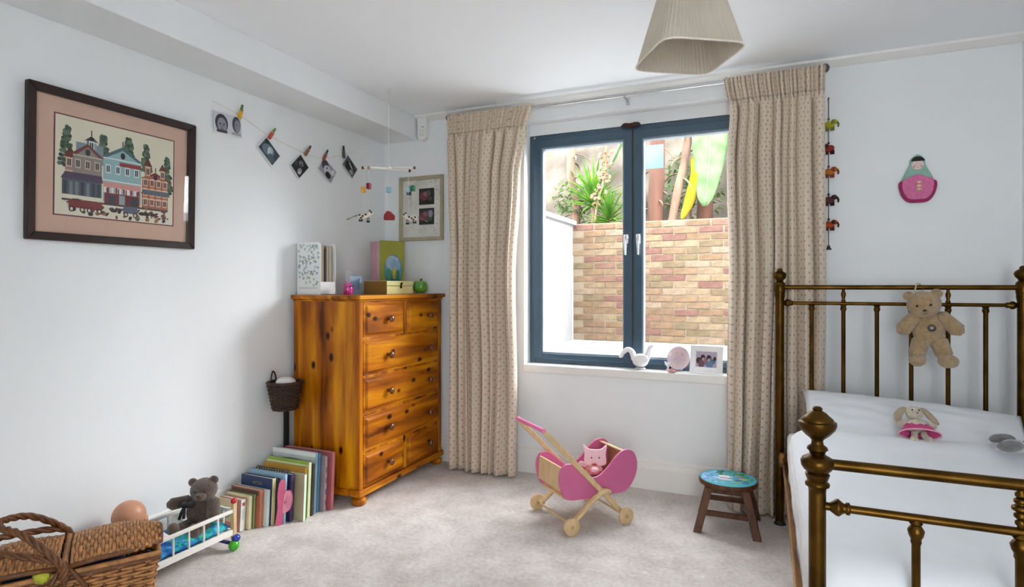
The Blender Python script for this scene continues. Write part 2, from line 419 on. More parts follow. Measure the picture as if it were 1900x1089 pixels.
# ================================================================== curtain pole and curtains
cp = thing('curtain_pole', 'slim steel curtain pole spanning the window wall', 'curtain pole', (1.70, -.10, 2.335))
MB().cyl((-1.08, 0, 0), (1.10, 0, 0), .0105).build('rod', steel, cp, smooth=True, auto=40)
for sx, x in ((-1, -1.08), (1, 1.10)):
    MB().lathe([(.011, 0), (.014, .004), (.021, .014), (.024, .024), (.021, .036), (.010, .044), (.002, .046)], (x, 0, 0), (sx, 0, 0), 18).build('finial', mat('dark_pewter', (.16, .16, .15), .35, metal=1), cp, smooth=True)
for x in (-1.06, .08, 1.06):
    q = MB().box((x, .095, -.012), (.02, .008, .04)).cyl((x, .092, -.012), (x, .0, -.012), .005).cyl((x, 0, -.013), (x, 0, -.004), .008)
    q.build('bracket', steel, cp)

def curtain(label, name_x, edges, nf, seed, yc):
    """edges: list of (z, x_left, x_right); folds run the full drop, gathered under a pencil-pleat heading"""
    rnd = random.Random(seed)
    t = thing('curtain', label, 'curtain', (name_x, yc, 0), group='pair of dotted curtains')
    ph = [rnd.uniform(0, 2 * PI) for _ in range(6)]
    nS, zs = 240, []
    z = .012
    while z < 2.345: zs.append(z); z += .03 if z < 2.1 else .012
    zs.append(2.345)
    def edge(z):
        for (za, la, ra), (zb, lb, rb) in zip(edges, edges[1:]):
            if za <= z <= zb:
                k = (z - za) / (zb - za); k = k * k * (3 - 2 * k); return la + (lb - la) * k, ra + (rb - ra) * k
        return edges[-1][1:]
    # fold centres irregular
    warp = [0]
    for i in range(nf): warp.append(warp[-1] + rnd.uniform(.6, 1.45))
    tot = warp[-1]; warp = [q / tot for q in warp]
    amps = [rnd.uniform(.65, 1.2) for _ in range(nf)]
    def phase(s):
        for i in range(nf):
            if warp[i] <= s <= warp[i + 1] or i == nf - 1:
                k = (s - warp[i]) / (warp[i + 1] - warp[i]); return i + k, amps[i]
    def pos(s, z):
        l, r = edge(z)
        i, am = phase(s)
        hd = max(0, min(1, (z - 2.17) / .05)); hd = hd * hd * (3 - 2 * hd)      # inside the heading
        dr = (2.2 - z) / 2.2
        A = (.032 + .036 * min(1, dr * 2.2)) * am * (1 - hd)
        wv = 2 * abs(math.sin(PI * i + .35 * math.sin(2.5 * dr + ph[0] + 1.7 * i))) ** .75 - 1
        y = -A * wv - .004 * math.sin(2 * PI * i * 2 + ph[1] + 1.5 * dr)
        fine = math.cos(2 * PI * (s * nf * 2.6) + ph[2]) * .009 + math.cos(2 * PI * (s * nf * 4.3) + ph[3] + 3 * z) * .005
        y += fine * hd - (1 - hd) * 0
        gp = math.exp(-((z - 2.215) / .018) ** 2)                                # gathered line pinches inwards
        y += .004 * gp
        y -= .02 * max(0, (z - 2.3) / .045) * 0
        lean = .006 * math.sin(5 * s + ph[4]) * dr + .010 * math.sin(9 * s + 4 * dr + ph[5]) * dr
        x = l + (r - l) * s + lean - .35 * A * math.sin(4 * PI * i) * .5
        return Vector((x - name_x, y, z))
    b = MB(); uv = []; us = [0]
    mid = [pos(i / nS, 1.2) for i in range(nS + 1)]
    for i in range(nS): us.append(us[-1] + (mid[i + 1] - mid[i]).length * 1.05)
    vs = []
    for z in zs:
        for i in range(nS + 1): vs.append(pos(i / nS, z)); uv.append((us[i], z))
    n1 = nS + 1; nf_ = []
    split = next(k for k, z in enumerate(zs) if z > 2.215)
    f_lo = [(j * n1 + i, j * n1 + i + 1, (j + 1) * n1 + i + 1, (j + 1) * n1 + i) for j in range(split) for i in range(nS)]
    f_hi = [(j * n1 + i, j * n1 + i + 1, (j + 1) * n1 + i + 1, (j + 1) * n1 + i) for j in range(split, len(zs) - 1) for i in range(nS)]
    for nm, fs in (('drop', f_lo), ('heading', f_hi)):
        used = sorted({i for f in fs for i in f}); mp = {q: k for k, q in enumerate(used)}
        q = MB(); q.add([vs[i] for i in used], [[mp[i] for i in f] for f in fs]); q.uv = [uv[i] for i in used]
        o = q.build(nm, curt, t, smooth=True)
        sl = o.modifiers.new('cloth_thickness', 'SOLIDIFY'); sl.thickness = .0025; sl.offset = 0
    return t
curtain('dotted beige full-length curtain beside the pine chest of drawers', .90,
        [(0, .66, 1.085), (.6, .655, 1.10), (1.3, .645, 1.085), (1.9, .62, 1.115), (2.2, .605, 1.165), (2.35, .60, 1.205)], 8, 3, -.13)
curtain('dotted beige full-length curtain behind the brass headboard', 2.58,
        [(0, 2.345, 2.80), (.6, 2.35, 2.815), (1.3, 2.365, 2.82), (1.9, 2.352, 2.82), (2.15, 2.365, 2.82), (2.35, 2.335, 2.822)], 9, 11, -.13)

# ================================================================== outside: light well, brick wall, planting
pave = mat('pale_paving', (.62, .62, .61), .8, var=.05, scale=3)
struct(MB().bx(-2.5, 6, .2, 2.25, .5, .655).build('floor_light_well', pave), 'pale paved light well outside the window')
struct(MB().bx(-4, 8, RY - 7, RY - .2, -.2, -.03).build('floor_garden', pave), 'pale paving behind the house')
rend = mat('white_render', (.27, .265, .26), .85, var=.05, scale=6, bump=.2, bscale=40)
struct(MB().bx(.50, .73, .2, 2.2, .655, 1.83).build('wall_light_well', rend), 'white rendered side wall of the light well')
struct(MB().bx(.46, .77, .2, 2.2, 1.83, 1.87).build('trim_4', rend), 'white coping on the light well side wall')
struct(MB().bx(3.9, 4.1, .2, 2.2, .655, 1.83).build('wall_light_well_far', rend))
mort = mat('pale_mortar', hexc('7d6e5c'), .95, var=.08, scale=20, bump=.4)
gw = struct(MB().bx(.73, 3.9, 2.2055, 2.45, .655, 1.84).build('wall_garden', mort), 'yellow stock brick retaining wall outside the window')
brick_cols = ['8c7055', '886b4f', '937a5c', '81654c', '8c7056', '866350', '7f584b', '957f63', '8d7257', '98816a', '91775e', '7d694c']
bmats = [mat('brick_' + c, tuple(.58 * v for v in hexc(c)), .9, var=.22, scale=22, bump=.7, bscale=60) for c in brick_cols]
rnd = random.Random(5)
meshes = []
for k in range(8):
    q = MB().box((0, 0, 0), (.212 + rnd.uniform(-.004, .004), .03, .056 + rnd.uniform(-.003, .003)))
    q.v = [(x + rnd.uniform(-.003, .003), y + rnd.uniform(-.003, .003), z + rnd.uniform(-.003, .003)) for x, y, z in q.v]
    o = q.build('brick', bmats[0], None, bevel=.006, seg=1); meshes.append(o.data); bpy.data.objects.remove(o)
allm = {}
for me in list(meshes):
    for mi, bm_ in enumerate(bmats):
        c = me.copy(); c.materials.clear(); c.materials.append(bm_); allm[(me.name, mi)] = c
keys = list(allm)
ROWS = 18; ch_ = 1.175 / ROWS
cnt = 0
for r in range(ROWS):
    x = .73 + (.0 if r % 2 else -.112)
    while x < 2.95:
        if x + .1 > .74:
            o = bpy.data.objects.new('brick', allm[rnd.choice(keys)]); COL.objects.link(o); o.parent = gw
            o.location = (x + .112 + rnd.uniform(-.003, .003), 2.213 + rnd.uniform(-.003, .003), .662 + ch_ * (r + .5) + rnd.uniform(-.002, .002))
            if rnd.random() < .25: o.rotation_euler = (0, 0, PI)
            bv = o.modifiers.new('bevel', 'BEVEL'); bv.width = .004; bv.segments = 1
            cnt += 1
        x += .2245
# coarse bricks further along, out of the window's sight
far = MB()
for r in range(ROWS):
    x = 2.99 + (.0 if r % 2 else .112)
    while x < 3.85: far.box((x + .1, 2.213, .662 + ch_ * (r + .5)), (.212, .03, .056)); x += .2245
far.build('brickwork', bmats[1], gw)['kind'] = 'stuff'
soil = mat('dry_leaf_litter', tuple(0.55 * v for v in hexc('8d7458')), .95, var=.5, scale=14, bump=.8, bscale=40)
q = MB(); nx, ny = 40, 10; vs = []
for j in range(ny + 1):
    for i in range(nx + 1):
        x = -1.0 + 6 * i / nx; y = 2.42 + 2.2 * j / ny
        vs.append((x, y, 1.80 + .10 * j / ny + .05 * noise.noise(Vector((x * 3, y * 3, 0)))))
q.add(vs, [(j * (nx + 1) + i, j * (nx + 1) + i + 1, (j + 1) * (nx + 1) + i + 1, (j + 1) * (nx + 1) + i) for j in range(ny) for i in range(nx)])
struct(q.build('floor_planting_bed', soil, smooth=True), 'raised bed of dry leaf litter behind the brick wall')
bank = mat('weathered_bank', tuple(0.55 * v for v in hexc('7d7266')), .95, var=.45, scale=2.6, bump=.8, bscale=16)
q = MB(); nx, ny = 60, 20; vs = []
for j in range(ny + 1):
    for i in range(nx + 1):
        x = -1.5 + 7 * i / nx; z = 1.6 + 1.75 * j / ny
        vs.append((x, 3.75 + .22 * noise.noise(Vector((x * 2.2, 0, z * 2.2))) + .10 * noise.noise(Vector((x * 6, 2, z * 6))) + .2 * j / ny, z))
q.add(vs, [(j * (nx + 1) + i, j * (nx + 1) + i + 1, (j + 1) * (nx + 1) + i + 1, (j + 1) * (nx + 1) + i) for j in range(ny) for i in range(nx)])
struct(q.build('wall_bank', bank, smooth=True), 'rough weathered bank closing off the garden')

lf_y = leaf('yucca_green', (0.039, 0.143, 0.011), (0.154, 0.308, 0.033), .35)
lf_b = leaf('banana_green', (0.132, 0.253, 0.094), (0.231, 0.341, 0.176), .45)
lf_o = leaf('yellowed_leaf', (0.341, 0.253, 0.011), (0.413, 0.330, 0.033), .45)
lf_d = leaf('dry_leaf', (0.193, 0.127, 0.072), (0.308, 0.231, 0.154), .2)
lf_s = leaf('shrub_green', (0.044, 0.094, 0.028), (0.121, 0.176, 0.066), .3)
bark = mat('fibrous_bark', tuple(0.55 * v for v in hexc('8a6c58')), .95, var=.5, scale=9, bump=.9, bscale=30, stretch=(1, 1, .25))
redbark = mat('red_brown_bark', tuple(0.55 * v for v in hexc('6e4836')), .9, var=.35, scale=8, bump=.7, stretch=(1, 1, .2))
def blade(b, base, az, el, L, wd, droop, n=6, fold=.25):
    """strap leaf: a folded strip that arches over"""
    d = Vector((math.cos(az), math.sin(az), 0)); side = Vector((-math.sin(az), math.cos(az), 0)); p = Vector(base); e = el; vs = []
    for i in range(n + 1):
        k = i / n; wk = wd * (1 - k) ** .6 * (.55 + .45 * min(1, k * 4)) if i < n else .0008
        dirv = d * math.cos(e) + Vector((0, 0, 1)) * math.sin(e); up = side.cross(dirv)
        vs += [p - side * wk / 2, p - up * (wk * fold), p + side * wk / 2]
        p = p + dirv * (L / n); e -= droop / n
    fs = []
    for i in range(n):
        a = i * 3; fs += [(a, a + 1, a + 4, a + 3), (a + 1, a + 2, a + 5, a + 4)]
    b.add(vs, fs)
def thick(o, t=.002):
    s = o.modifiers.new('leaf_thickness', 'SOLIDIFY'); s.thickness = t; s.offset = 0; return o
def spiky(label, loc, n, L, seed, hgt):
    rnd = random.Random(seed)
    t = thing('spiky_plant', label, 'plant', loc, group='plants behind the garden wall')
    MB().tube([(0, 0, -.05), (.02, 0, hgt * .5), (.0, .01, hgt)], [.05, .04, .035], 10).build('stem', bark, t, smooth=True)
    for i in range(n):
        b = MB(); k = i / n; az = i * 2.39996 + rnd.uniform(-.2, .2)
        blade(b, (0, 0, hgt - .06 + .08 * k), az, R(8 + 74 * k + rnd.uniform(-8, 8)), L * rnd.uniform(.8, 1.1) * (.8 + .3 * k), .034, R(rnd.uniform(15, 60)) * (1.2 - k))
        thick(b.build('leaf', lf_y, t, smooth=True), .0015)
    return t
sp1 = spiky('spiky green yucca with arching leaves above the brick wall', (.74, 2.95, 1.86), 80, .46, 1, .30)
sp2 = spiky('smaller spiky plant low against the brick wall top', (.98, 2.74, 1.84), 60, .36, 2, .10)
# dried flower head beside the yucca
df = thing('dried_flower_stalk', 'dry brown flower stalk leaning out of the yucca', 'plant', (.84, 2.70, 1.86))
st_pts = smooth_curve([(-.02, 0, 0), (.02, 0, .28), (.09, .02, .55), (.10, .04, .88)], 6)
MB().tube(st_pts, .012, 8).build('stem', lf_d, df, smooth=True)
rnd = random.Random(9)
for i in range(60):
    k = .3 + .7 * rnd.random(); p = Vector(st_pts[min(len(st_pts) - 1, int(k * (len(st_pts) - 1)))])
    q = MB().ell(p + Vector((rnd.uniform(-.07, .07), rnd.uniform(-.05, .05), rnd.uniform(-.04, .04))), (.018, .012, .028), (rnd.random() * 3, rnd.random() * 3, 0), 8, 5)
    q.build('bract', lf_d, df, smooth=True)
def banana_leaf(b, base, axis_pts, wid, side, n=16, curl=.12, seed=0):
    """broad leaf along a curved midrib"""
    rnd = random.Random(seed); pts = [Vector(p) for p in smooth_curve(axis_pts, n // (len(axis_pts) - 1))]; m = len(pts); side = Vector(side).normalized(); vs = []; K = 5
    for i, p in enumerate(pts):
        k = i / (m - 1); wk = wid * (math.sin(PI * min(1, k * .94 + .05)) ** .55) * (1 - .15 * k)
        t = (pts[min(i + 1, m - 1)] - pts[max(i - 1, 0)]).normalized(); up = side.cross(t).normalized()
        for j in range(-K, K + 1):
            q = j / K; vs.append(p + side * (wk / 2 * q) + up * (curl * wk * (abs(q) ** 1.5) + .006 * math.sin(i * 2.1 + j) * abs(q)))
    w_ = 2 * K + 1
    b.add(vs, [(i * w_ + j, i * w_ + j + 1, (i + 1) * w_ + j + 1, (i + 1) * w_ + j) for i in range(m - 1) for j in range(w_ - 1)])
    return pts
bt = thing('banana_plant', 'banana plant with broad pale green hanging leaves outside the window', 'plant', (1.95, 3.0, 1.85), group='plants behind the garden wall')
MB().tube([(0, 0, -.1), (.0, 0, .35), (.02, .02, .7), (.05, .05, 1.15)], [.09, .08, .065, .05], 12).build('pseudostem', redbark, bt, smooth=True)
for axis, wd, sd, sdv in (
        ([(.02, -.05, 1.25), (.06, -.16, 1.12), (.07, -.22, .75), (.02, -.24, .18)], .40, (1, .15, 0), 1),
        ([(.05, 0, 1.2), (.32, -.05, 1.25), (.62, -.12, 1.0), (.8, -.15, .5)], .40, (.3, 1, .2), 2),
        ([(0, .05, 1.15), (-.35, .15, 1.35), (-.85, .22, 1.2), (-1.12, .22, .72)], .42, (.45, -.25, 1), 3),
        ([(.1, .1, 1.15), (.35, .3, 1.5), (.8, .35, 1.6)], .42, (.2, -.6, 1), 4)):
    b = MB(); pts = banana_leaf(b, None, axis, wd, sd, seed=sdv)
    lo = thick(b.build('leaf', lf_b, bt, smooth=True))
    MB().tube([p + Vector((0, -.004, 0)) for p in pts], [.012 * (1 - .8 * i / len(pts)) for i in range(len(pts))], 8).build('midrib', leaf('midrib', (0.248, 0.319, 0.182), (0.303, 0.363, 0.231), .2) if 'midrib' not in MAT else MAT['midrib'], lo, smooth=True)
b = MB(); banana_leaf(b, None, [(-.10, -.15, .72), (-.05, -.22, .55), (-.12, -.25, .25), (-.20, -.26, .05)], .15, (1, .3, .2), curl=.3)
thick(b.build('yellow_leaf', lf_o, bt, smooth=True))
def trunk(label, loc, pts, rad, m, extra):
    t = thing('plant_trunk', label, 'trunk', loc, group='bare trunks behind the garden wall')
    MB().tube(smooth_curve(pts, 5), rad, 12).build('bark', m, t, smooth=True)
    rnd = random.Random(extra)
    for i in range(7):
        b = MB(); k = rnd.random(); p = Vector(pts[0]).lerp(Vector(pts[-1]), .15 + .7 * k)
        blade(b, p, rnd.uniform(0, 2 * PI), R(rnd.uniform(-50, 30)), rnd.uniform(.15, .35), .04, R(80))
        thick(b.build('dead_leaf', lf_d, t, smooth=True))
    return t
trunk('thick reddish bare trunk just right of the window mullion', (1.46, 2.85, 1.84), [(0, 0, -.05), (.0, 0, .3), (.01, 0, .6), (.0, .05, 1.3)], .085, redbark, 1)
trunk('slanting pale fibrous trunk between red trunk and banana leaf', (1.62, 2.8, 1.84), [(0, 0, -.05), (.07, 0, .35), (.15, .05, .75), (.2, .1, 1.3)], .045, bark, 2)
trunk('pale bark trunk at the right edge of the window view', (2.32, 2.9, 1.84), [(0, 0, -.05), (.02, 0, .4), (-.02, 0, .8), (.0, .05, 1.3)], .11, bark, 3)
trunk('slim grey trunk at the left edge of the window view', (.40, 3.3, 1.84), [(0, 0, -.05), (.02, 0, .4), (-.05, 0, .8), (.0, .05, 1.3)], .05, bark, 4)
def shrub(label, loc, rad, n, seed):
    rnd = random.Random(seed); t = thing('shrub', label, 'shrub', loc, group='plants behind the garden wall')
    b = MB()
    for i in range(n):
        d = Vector((rnd.gauss(0, 1), rnd.gauss(0, 1), rnd.gauss(0, 1))).normalized() * rnd.random() ** .4
        blade(b, (d.x * rad[0], d.y * rad[1], rad[2] + d.z * rad[2]), rnd.uniform(0, 2 * PI), R(rnd.uniform(-30, 60)), .10, .045, R(50), 3)
    o = b.build('foliage', lf_s, t, smooth=True); o['kind'] = 'stuff'
    MB().tube([(0, 0, -.05), (0, 0, rad[2])], .015, 8).build('stem', bark, t)
    return t
shrub('loose dark shrub behind the yucca at left', (.45, 3.35, 1.9), (.35, .2, .35), 260, 3)
shrub('loose dark shrub behind the red trunk', (1.75, 3.45, 1.9), (.4, .2, .45), 300, 4)
shrub('loose dark shrub at the right end of the bed', (2.9, 3.2, 1.9), (.4, .2, .45), 260, 5)

# ================================================================== pendant lamp
pl = thing('pendant_lamp', 'pleated cream fabric pendant shade hanging from the ceiling', 'lamp', (2.307, -1.518, 2.40))
def sqr(a, half, rnd_=5.0):
    c, s = math.cos(a), math.sin(a); k = (abs(c) ** rnd_ + abs(s) ** rnd_) ** (-1 / rnd_); return half * k * c, half * k * s
b = MB(); n = 320; zl = [-.44, -.437, -.36, -.30, -.24, -.185]
vs = []
for j, z in enumerate(zl):
    k = (z + .44) / .255; half = .138 + (.071 - .138) * k
    for i in range(n):
        a = 2 * PI * i / n; x, y = sqr(a, half + (.0012 if i % 4 < 2 else -.0012), 7)
        rr = math.hypot(x, y) / (half * 1.2)
        vs.append((x, y, z))
b.add(vs, [(j * n + i, j * n + (i + 1) % n, (j + 1) * n + (i + 1) % n, (j + 1) * n + i) for j in range(len(zl) - 1) for i in range(n)])
shade_m = leaf('pleated_cream_silk', hexc('d2c8b8'), hexc('ddd4c6'), .25)
o = b.build('lamp_shade', shade_m, pl); o.rotation_euler = (0, 0, R(32.3)); sl = o.modifiers.new('shade_thickness', 'SOLIDIFY'); sl.thickness = .003; sl.offset = -1
for z, hf in ((-.439, .1392), (-.185, .0718)):
    MB().tube([(*sqr(2 * PI * i / 96, hf, 7), z) for i in range(96)], .0032, 6, closed=True).build('shade_trim', mat('cream_binding', hexc('e4dace'), .8), o, smooth=True)
MB().cyl((0, 0, -.2), (0, 0, -.02), .004).build('cord', white_plastic, pl)
MB().lathe([(.045, 0), (.045, -.008), (.03, -.022), (.008, -.026)], (0, 0, 0), n=24).build('ceiling_rose', white_plastic, pl, smooth=True, auto=40)
b = MB().lathe([(.018, -.2), (.018, -.25), (.014, -.262)], (0, 0, 0), n=16); b.cyl((-.07, 0, -.205), (.07, 0, -.205), .0025).cyl((0, -.07, -.205), (0, .07, -.205), .0025)
b.build('lamp_holder', white_plastic, pl)
MB().lathe([(.012, -.26), (.014, -.28), (.028, -.31), (.03, -.33), (.02, -.352), (.003, -.36)], (0, 0, 0), n=18).build('bulb', mat('opal_glass', (.85, .85, .82), .2), pl, smooth=True)

# ================================================================== chest of drawers
cd = thing('chest_of_drawers', 'tall honey pine chest of drawers with turned dark knobs', 'chest of drawers', (.275, -.485, 0))
CX0, CX1, CY0, CY1 = -.235, .235, -.445, .425      # local body
body = MB().bx(CX0, CX1 - .02, CY0, CY0 + .022, .07, 1.13).bx(CX0, CX1 - .02, CY1 - .022, CY1, .07, 1.13).bx(CX0, CX0 + .01, CY0 + .022, CY1 - .022, .07, 1.13)
body.build('side_panel', pine_v, cd, bevel=.003)
fr = MB().bx(CX1 - .02, CX1, CY0, CY0 + .032, .07, 1.13).bx(CX1 - .02, CX1, CY1 - .032, CY1, .07, 1.13)
rows = [(.916, 1.122), (.705, .912), (.498, .701), (.288, .490), (.088, .282)]
zc = [(rows[i][0] + rows[i + 1][1]) / 2 for i in range(4)]
for z in zc: fr.bx(CX1 - .02, CX1 - .001, CY0 + .032, CY1 - .032, z - .009, z + .009)
fr.bx(CX1 - .02, CX1, CY0 + .032, CY1 - .032, 1.115, 1.13)
fr.bx(CX1 - .02, CX1 - .001, -.018, .012, rows[0][0], rows[0][1]); fr.bx(CX1 - .02, CX1 - .001, -.018, .012, rows[4][0], rows[4][1])
fr.build('front_frame', pine_v, cd, bevel=.004)
MB().bx(CX0 + .01, CX1 - .03, CY0 + .022, CY1 - .022, .075, .09).build('carcass_base', pine_h, cd)
b = MB(); b.bx(CX0 - .004, CX1 + .022, CY0 - .022, CY1 + .022, 1.133, 1.157); b.bx(CX0, CX1 + .010, CY0 - .010, CY1 + .010, 1.122, 1.133)
b.build('top', pine_h, cd, bevel=.008, seg=3)
b = MB().bx(CX0, CX1 + .014, CY0 - .014, CY1 + .014, .052, .088)
b.build('plinth', pine_h, cd, bevel=.008, seg=3)
for x in (CX0 + .04, CX1 - .025):
    for y in (CY0 + .03, CY1 - .03):
        MB().lathe([(.024, 0), (.036, .006), (.042, .022), (.038, .036), (.026, .042), (.030, .047), (.030, .054)], (x, y, 0), n=22).build('foot', pine_v, cd, smooth=True, auto=50)
def drawer(y0, y1, z0, z1, ks):
    xf = CX1
    d = MB().bx(xf - .018, xf - .001, y0 + .003, y1 - .003, z0 + .003, z1 - .003).build('drawer', pine_h, cd, bevel=.004)
    m = MB()                         # fielded front: raised centre with a sloping edge
    g, h = .016, .012
    ys, zs_ = (y0 + g, y1 - g), (z0 + g, z1 - g)
    o = [(xf - .001, ys[0], zs_[0]), (xf - .001, ys[1], zs_[0]), (xf - .001, ys[1], zs_[1]), (xf - .001, ys[0], zs_[1])]
    i = [(xf + .010, ys[0] + h, zs_[0] + h), (xf + .010, ys[1] - h, zs_[0] + h), (xf + .010, ys[1] - h, zs_[1] - h), (xf + .010, ys[0] + h, zs_[1] - h)]
    m.add(o + i, [(0, 1, 2, 3), (4, 5, 6, 7), (0, 1, 5, 4), (1, 2, 6, 5), (2, 3, 7, 6), (3, 0, 4, 7)])
    m.build('drawer_front', pine_h, d, bevel=.002)
    for ky in ks:
        MB().lathe([(.012, 0), (.010, .006), (.009, .014), (.016, .020), (.021, .028), (.020, .036), (.012, .042), (.002, .044)], (xf + .009, ky, (z0 + z1) / 2), (1, 0, 0), 18).build('knob', darkknob, d, smooth=True)
L0, L1, M0, M1 = CY0 + .034, -.020, .014, CY1 - .034
for k, (z0, z1) in enumerate(rows):
    if k in (0, 4):
        drawer(L0, L1, z0, z1, [-.20]); drawer(M0, M1, z0, z1, [.235])
    else:
        drawer(L0, M1, z0, z1, [-.20, .235])

# black board behind the chest edge
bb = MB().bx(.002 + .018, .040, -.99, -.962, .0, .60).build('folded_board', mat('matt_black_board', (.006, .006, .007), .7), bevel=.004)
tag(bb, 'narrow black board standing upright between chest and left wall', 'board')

# ================================================================== things on the chest
CT = 1.1575
mf = thing('magazine_file', 'white floral magazine file holding papers on the chest', 'magazine file', (.105, -.815, CT))
W_, D_, H_, t_ = .125, .175, .305, .003
b = MB(); sidep = [(-D_ / 2, 0), (D_ / 2, 0), (D_ / 2, H_ - .012), (D_ / 2 - .02, H_), (-D_ / 2, H_)]
b.prism(sidep, t_, (0, -W_ / 2, 0), (1, 0, 0), (0, 0, 1)); b.prism(sidep, t_, (0, W_ / 2, 0), (1, 0, 0), (0, 0, 1))
b.bx(-D_ / 2, -D_ / 2 + t_, -W_ / 2, W_ / 2, 0, H_).bx(D_ / 2 - t_, D_ / 2, -W_ / 2, W_ / 2, 0, .075).bx(-D_ / 2, D_ / 2, -W_ / 2, W_ / 2, 0, t_)
b.build('body', mat('white_card', (.82, .83, .82), .7, var=.02), mf)
pr = Print((0, -W_ / 2 - t_ / 2 - .0004, 0), (1, 0, 0), (0, 0, 1)); rnd = random.Random(3)
for i in range(85):
    x, z = rnd.uniform(-.078, .078), rnd.uniform(.05, .295)
    c = rnd.choice(['8fa39a', 'a7b5a8', '6f8890', 'b9c4bd', '98a88a'])
    for a in range(3): pr.p(oval(x + .005 * math.cos(a * 2.1), z + .005 * math.sin(a * 2.1), .0055, .0028, 8, rot=a * 2.1 + rnd.random()), c)
pr.p(rect(-.075, .038, .06, .041), '9aa3ad')
pr.build('floral_print', mf)
for k, (y, c, h) in enumerate(((-.045, 'a89a86', .29), (-.026, '8d7f6c', .285), (-.008, '2b211a', .270), (.012, '9a907e', .288), (.030, 'a39a88', .283), (.046, '8a8272', .286))):
    MB().bx(-D_ / 2 + .008, D_ / 2 - .012 - .004 * (k % 2), y - .008, y + .008, .004, h).build('papers', plain(c), mf)

pk = thing('owl_money_box', 'small glossy pink owl-shaped pot at the left of the chest top', 'ornament', (.305, -.775, CT))
pink_g = mat('glossy_pink_ceramic', hexc('c23c8c'), .2, var=.1, coat=.5)
MB().lathe([(.020, 0), (.026, .006), (.030, .024), (.028, .045), (.024, .058), (.018, .066), (.004, .070)], n=24).build('body', pink_g, pk, smooth=True)
for s in (-1, 1):
    MB().lathe([(.008, 0), (.005, .010), (.001, .018)], (0, s * .014, .058), (0, s * .35, 1), 10).build('ear', pink_g, pk, smooth=True)
    MB().cyl((.024, s * .009, .048), (.028, s * .009, .048), .006).build('eye', plain('3b1030'), pk)
    MB().ell((.004, s * .027, .028), (.014, .006, .020)).build('wing', mat('deep_pink_ceramic', hexc('a02a70'), .25, coat=.4), pk, smooth=True)

cds = thing('greeting_card', 'open pale blue and white greeting card on the chest', 'card', (.24, -.60, CT), (0, 0, R(20)))
for sgn, c in ((-1, 'a9bfd6'), (1, 'e4e8ea')):
    q = MB().box((0, sgn * .048, .055), (.0015, .1, .11), (0, R(4), sgn * R(22)))
    lf = q.build('card_leaf', plain(c, .7), cds)
pr = Print((.0, 0, 0), (0, 1, 0), (0, 0, 1))
pq = Print((.012, -.048, .0), Vector((math.sin(R(22)) * -1, math.cos(R(22)), 0)), (0.07, 0, .997))
pq.p(rect(-.04, .03, .04, .095), '7d9cc4').p(rect(-.03, .045, .03, .085), '93aed0').p(rect(-.038, .012, .02, .016), '6a88b0')
o = pq.build('card_print', cds); o.location = (.003, 0, 0)
pq = Print((.012, .048, .0), Vector((math.sin(R(22)), math.cos(R(22)), 0)), (0.07, 0, .997))
pq.p(oval(.022, .062, .010, .017), '1f5a86').p(oval(.022, .066, .005, .008), '163f63')
o = pq.build('card_picture', cds); o.location = (.003, 0, 0)
sc2 = thing('photo_card', 'small white photo card leaning behind the pink owl pot', 'card', (.10, -.50, CT), (0, 0, R(10)))
MB().box((0, 0, .075), (.003, .11, .15), (0, R(-8), 0)).build('card', plain('dfe2e6', .5), sc2)

bx_ = thing('keepsake_box', 'upright olive keepsake box with a blue oval picture', 'box', (.17, -.22, CT), (0, 0, R(60)))
bw, bd_, bh = .205, .15, .355
MB().bx(-bw / 2 + .03, bw / 2, -bd_ / 2, -bd_ / 2 + .012, 0, bh).build('lid', plain('9b9a3c'), bx_, bevel=.003)
MB().bx(-bw / 2 + .03, bw / 2 - .003, -bd_ / 2 + .012, bd_ / 2, .002, bh - .004).build('box_body', plain('c9bd9a'), bx_, bevel=.003)
MB().bx(-bw / 2 + .022, -bw / 2 + .03, -bd_ / 2 + .03, bd_ / 2, .002, bh - .004).build('spine', plain('d6a7b4'), bx_, bevel=.002)
pr = Print((.015, -bd_ / 2 - .0006, 0), (1, 0, 0), (0, 0, 1))
pr.p(oval(.005, .150, .066, .112, 40), '3f7a80').p(oval(.005, .158, .062, .102, 40), '5f9aa6').p(oval(-.004, .205, .045, .05, 30), '9fb9cf').p(oval(.02, .19, .035, .045, 30), '86a9c4')
pr.p(oval(.0, .095, .05, .045, 30), '2f6f6a').p(oval(-.03, .13, .022, .04, 20), '4f8a78').p(oval(.012, .135, .016, .04, 20), 'a8a83a').p(oval(.012, .15, .010, .028, 20), 'c9b94a').p(oval(.036, .12, .014, .04, 20), '347a70').p(oval(.03, .232, .012, .01, 12), 'c6b4d4')
pr.build('oval_picture', bx_)

yb = thing('jewellery_box', 'low pale yellow wooden jewellery box with brass catch', 'box', (.38, -.475, CT), (0, 0, R(0)))
MB().bx(-.085, .085, -.14, .14, 0, .05).build('box_base', plain('d9cf8e'), yb, bevel=.004)
MB().bx(-.087, .087, -.142, .142, .052, .082).build('lid', plain('dcd394'), yb, bevel=.004)
MB().bx(-.083, .083, -.1435, -.1405, .002, .08).build('end_panel', plain('7d5a1c'), yb)
b = MB().box((.087, 0, .05), (.003, .014, .026)).tube([(.09, -.006, .05), (.093, -.004, .038), (.093, .004, .038), (.09, .006, .05)], .0015, 6)
b.build('catch', brass, yb)
MB().lathe([(.004, 0), (.008, .004), (.008, .008), (.002, .012)], (.088, 0, .066), (1, 0, 0), 12).build('catch_knob', brass, yb, smooth=True)

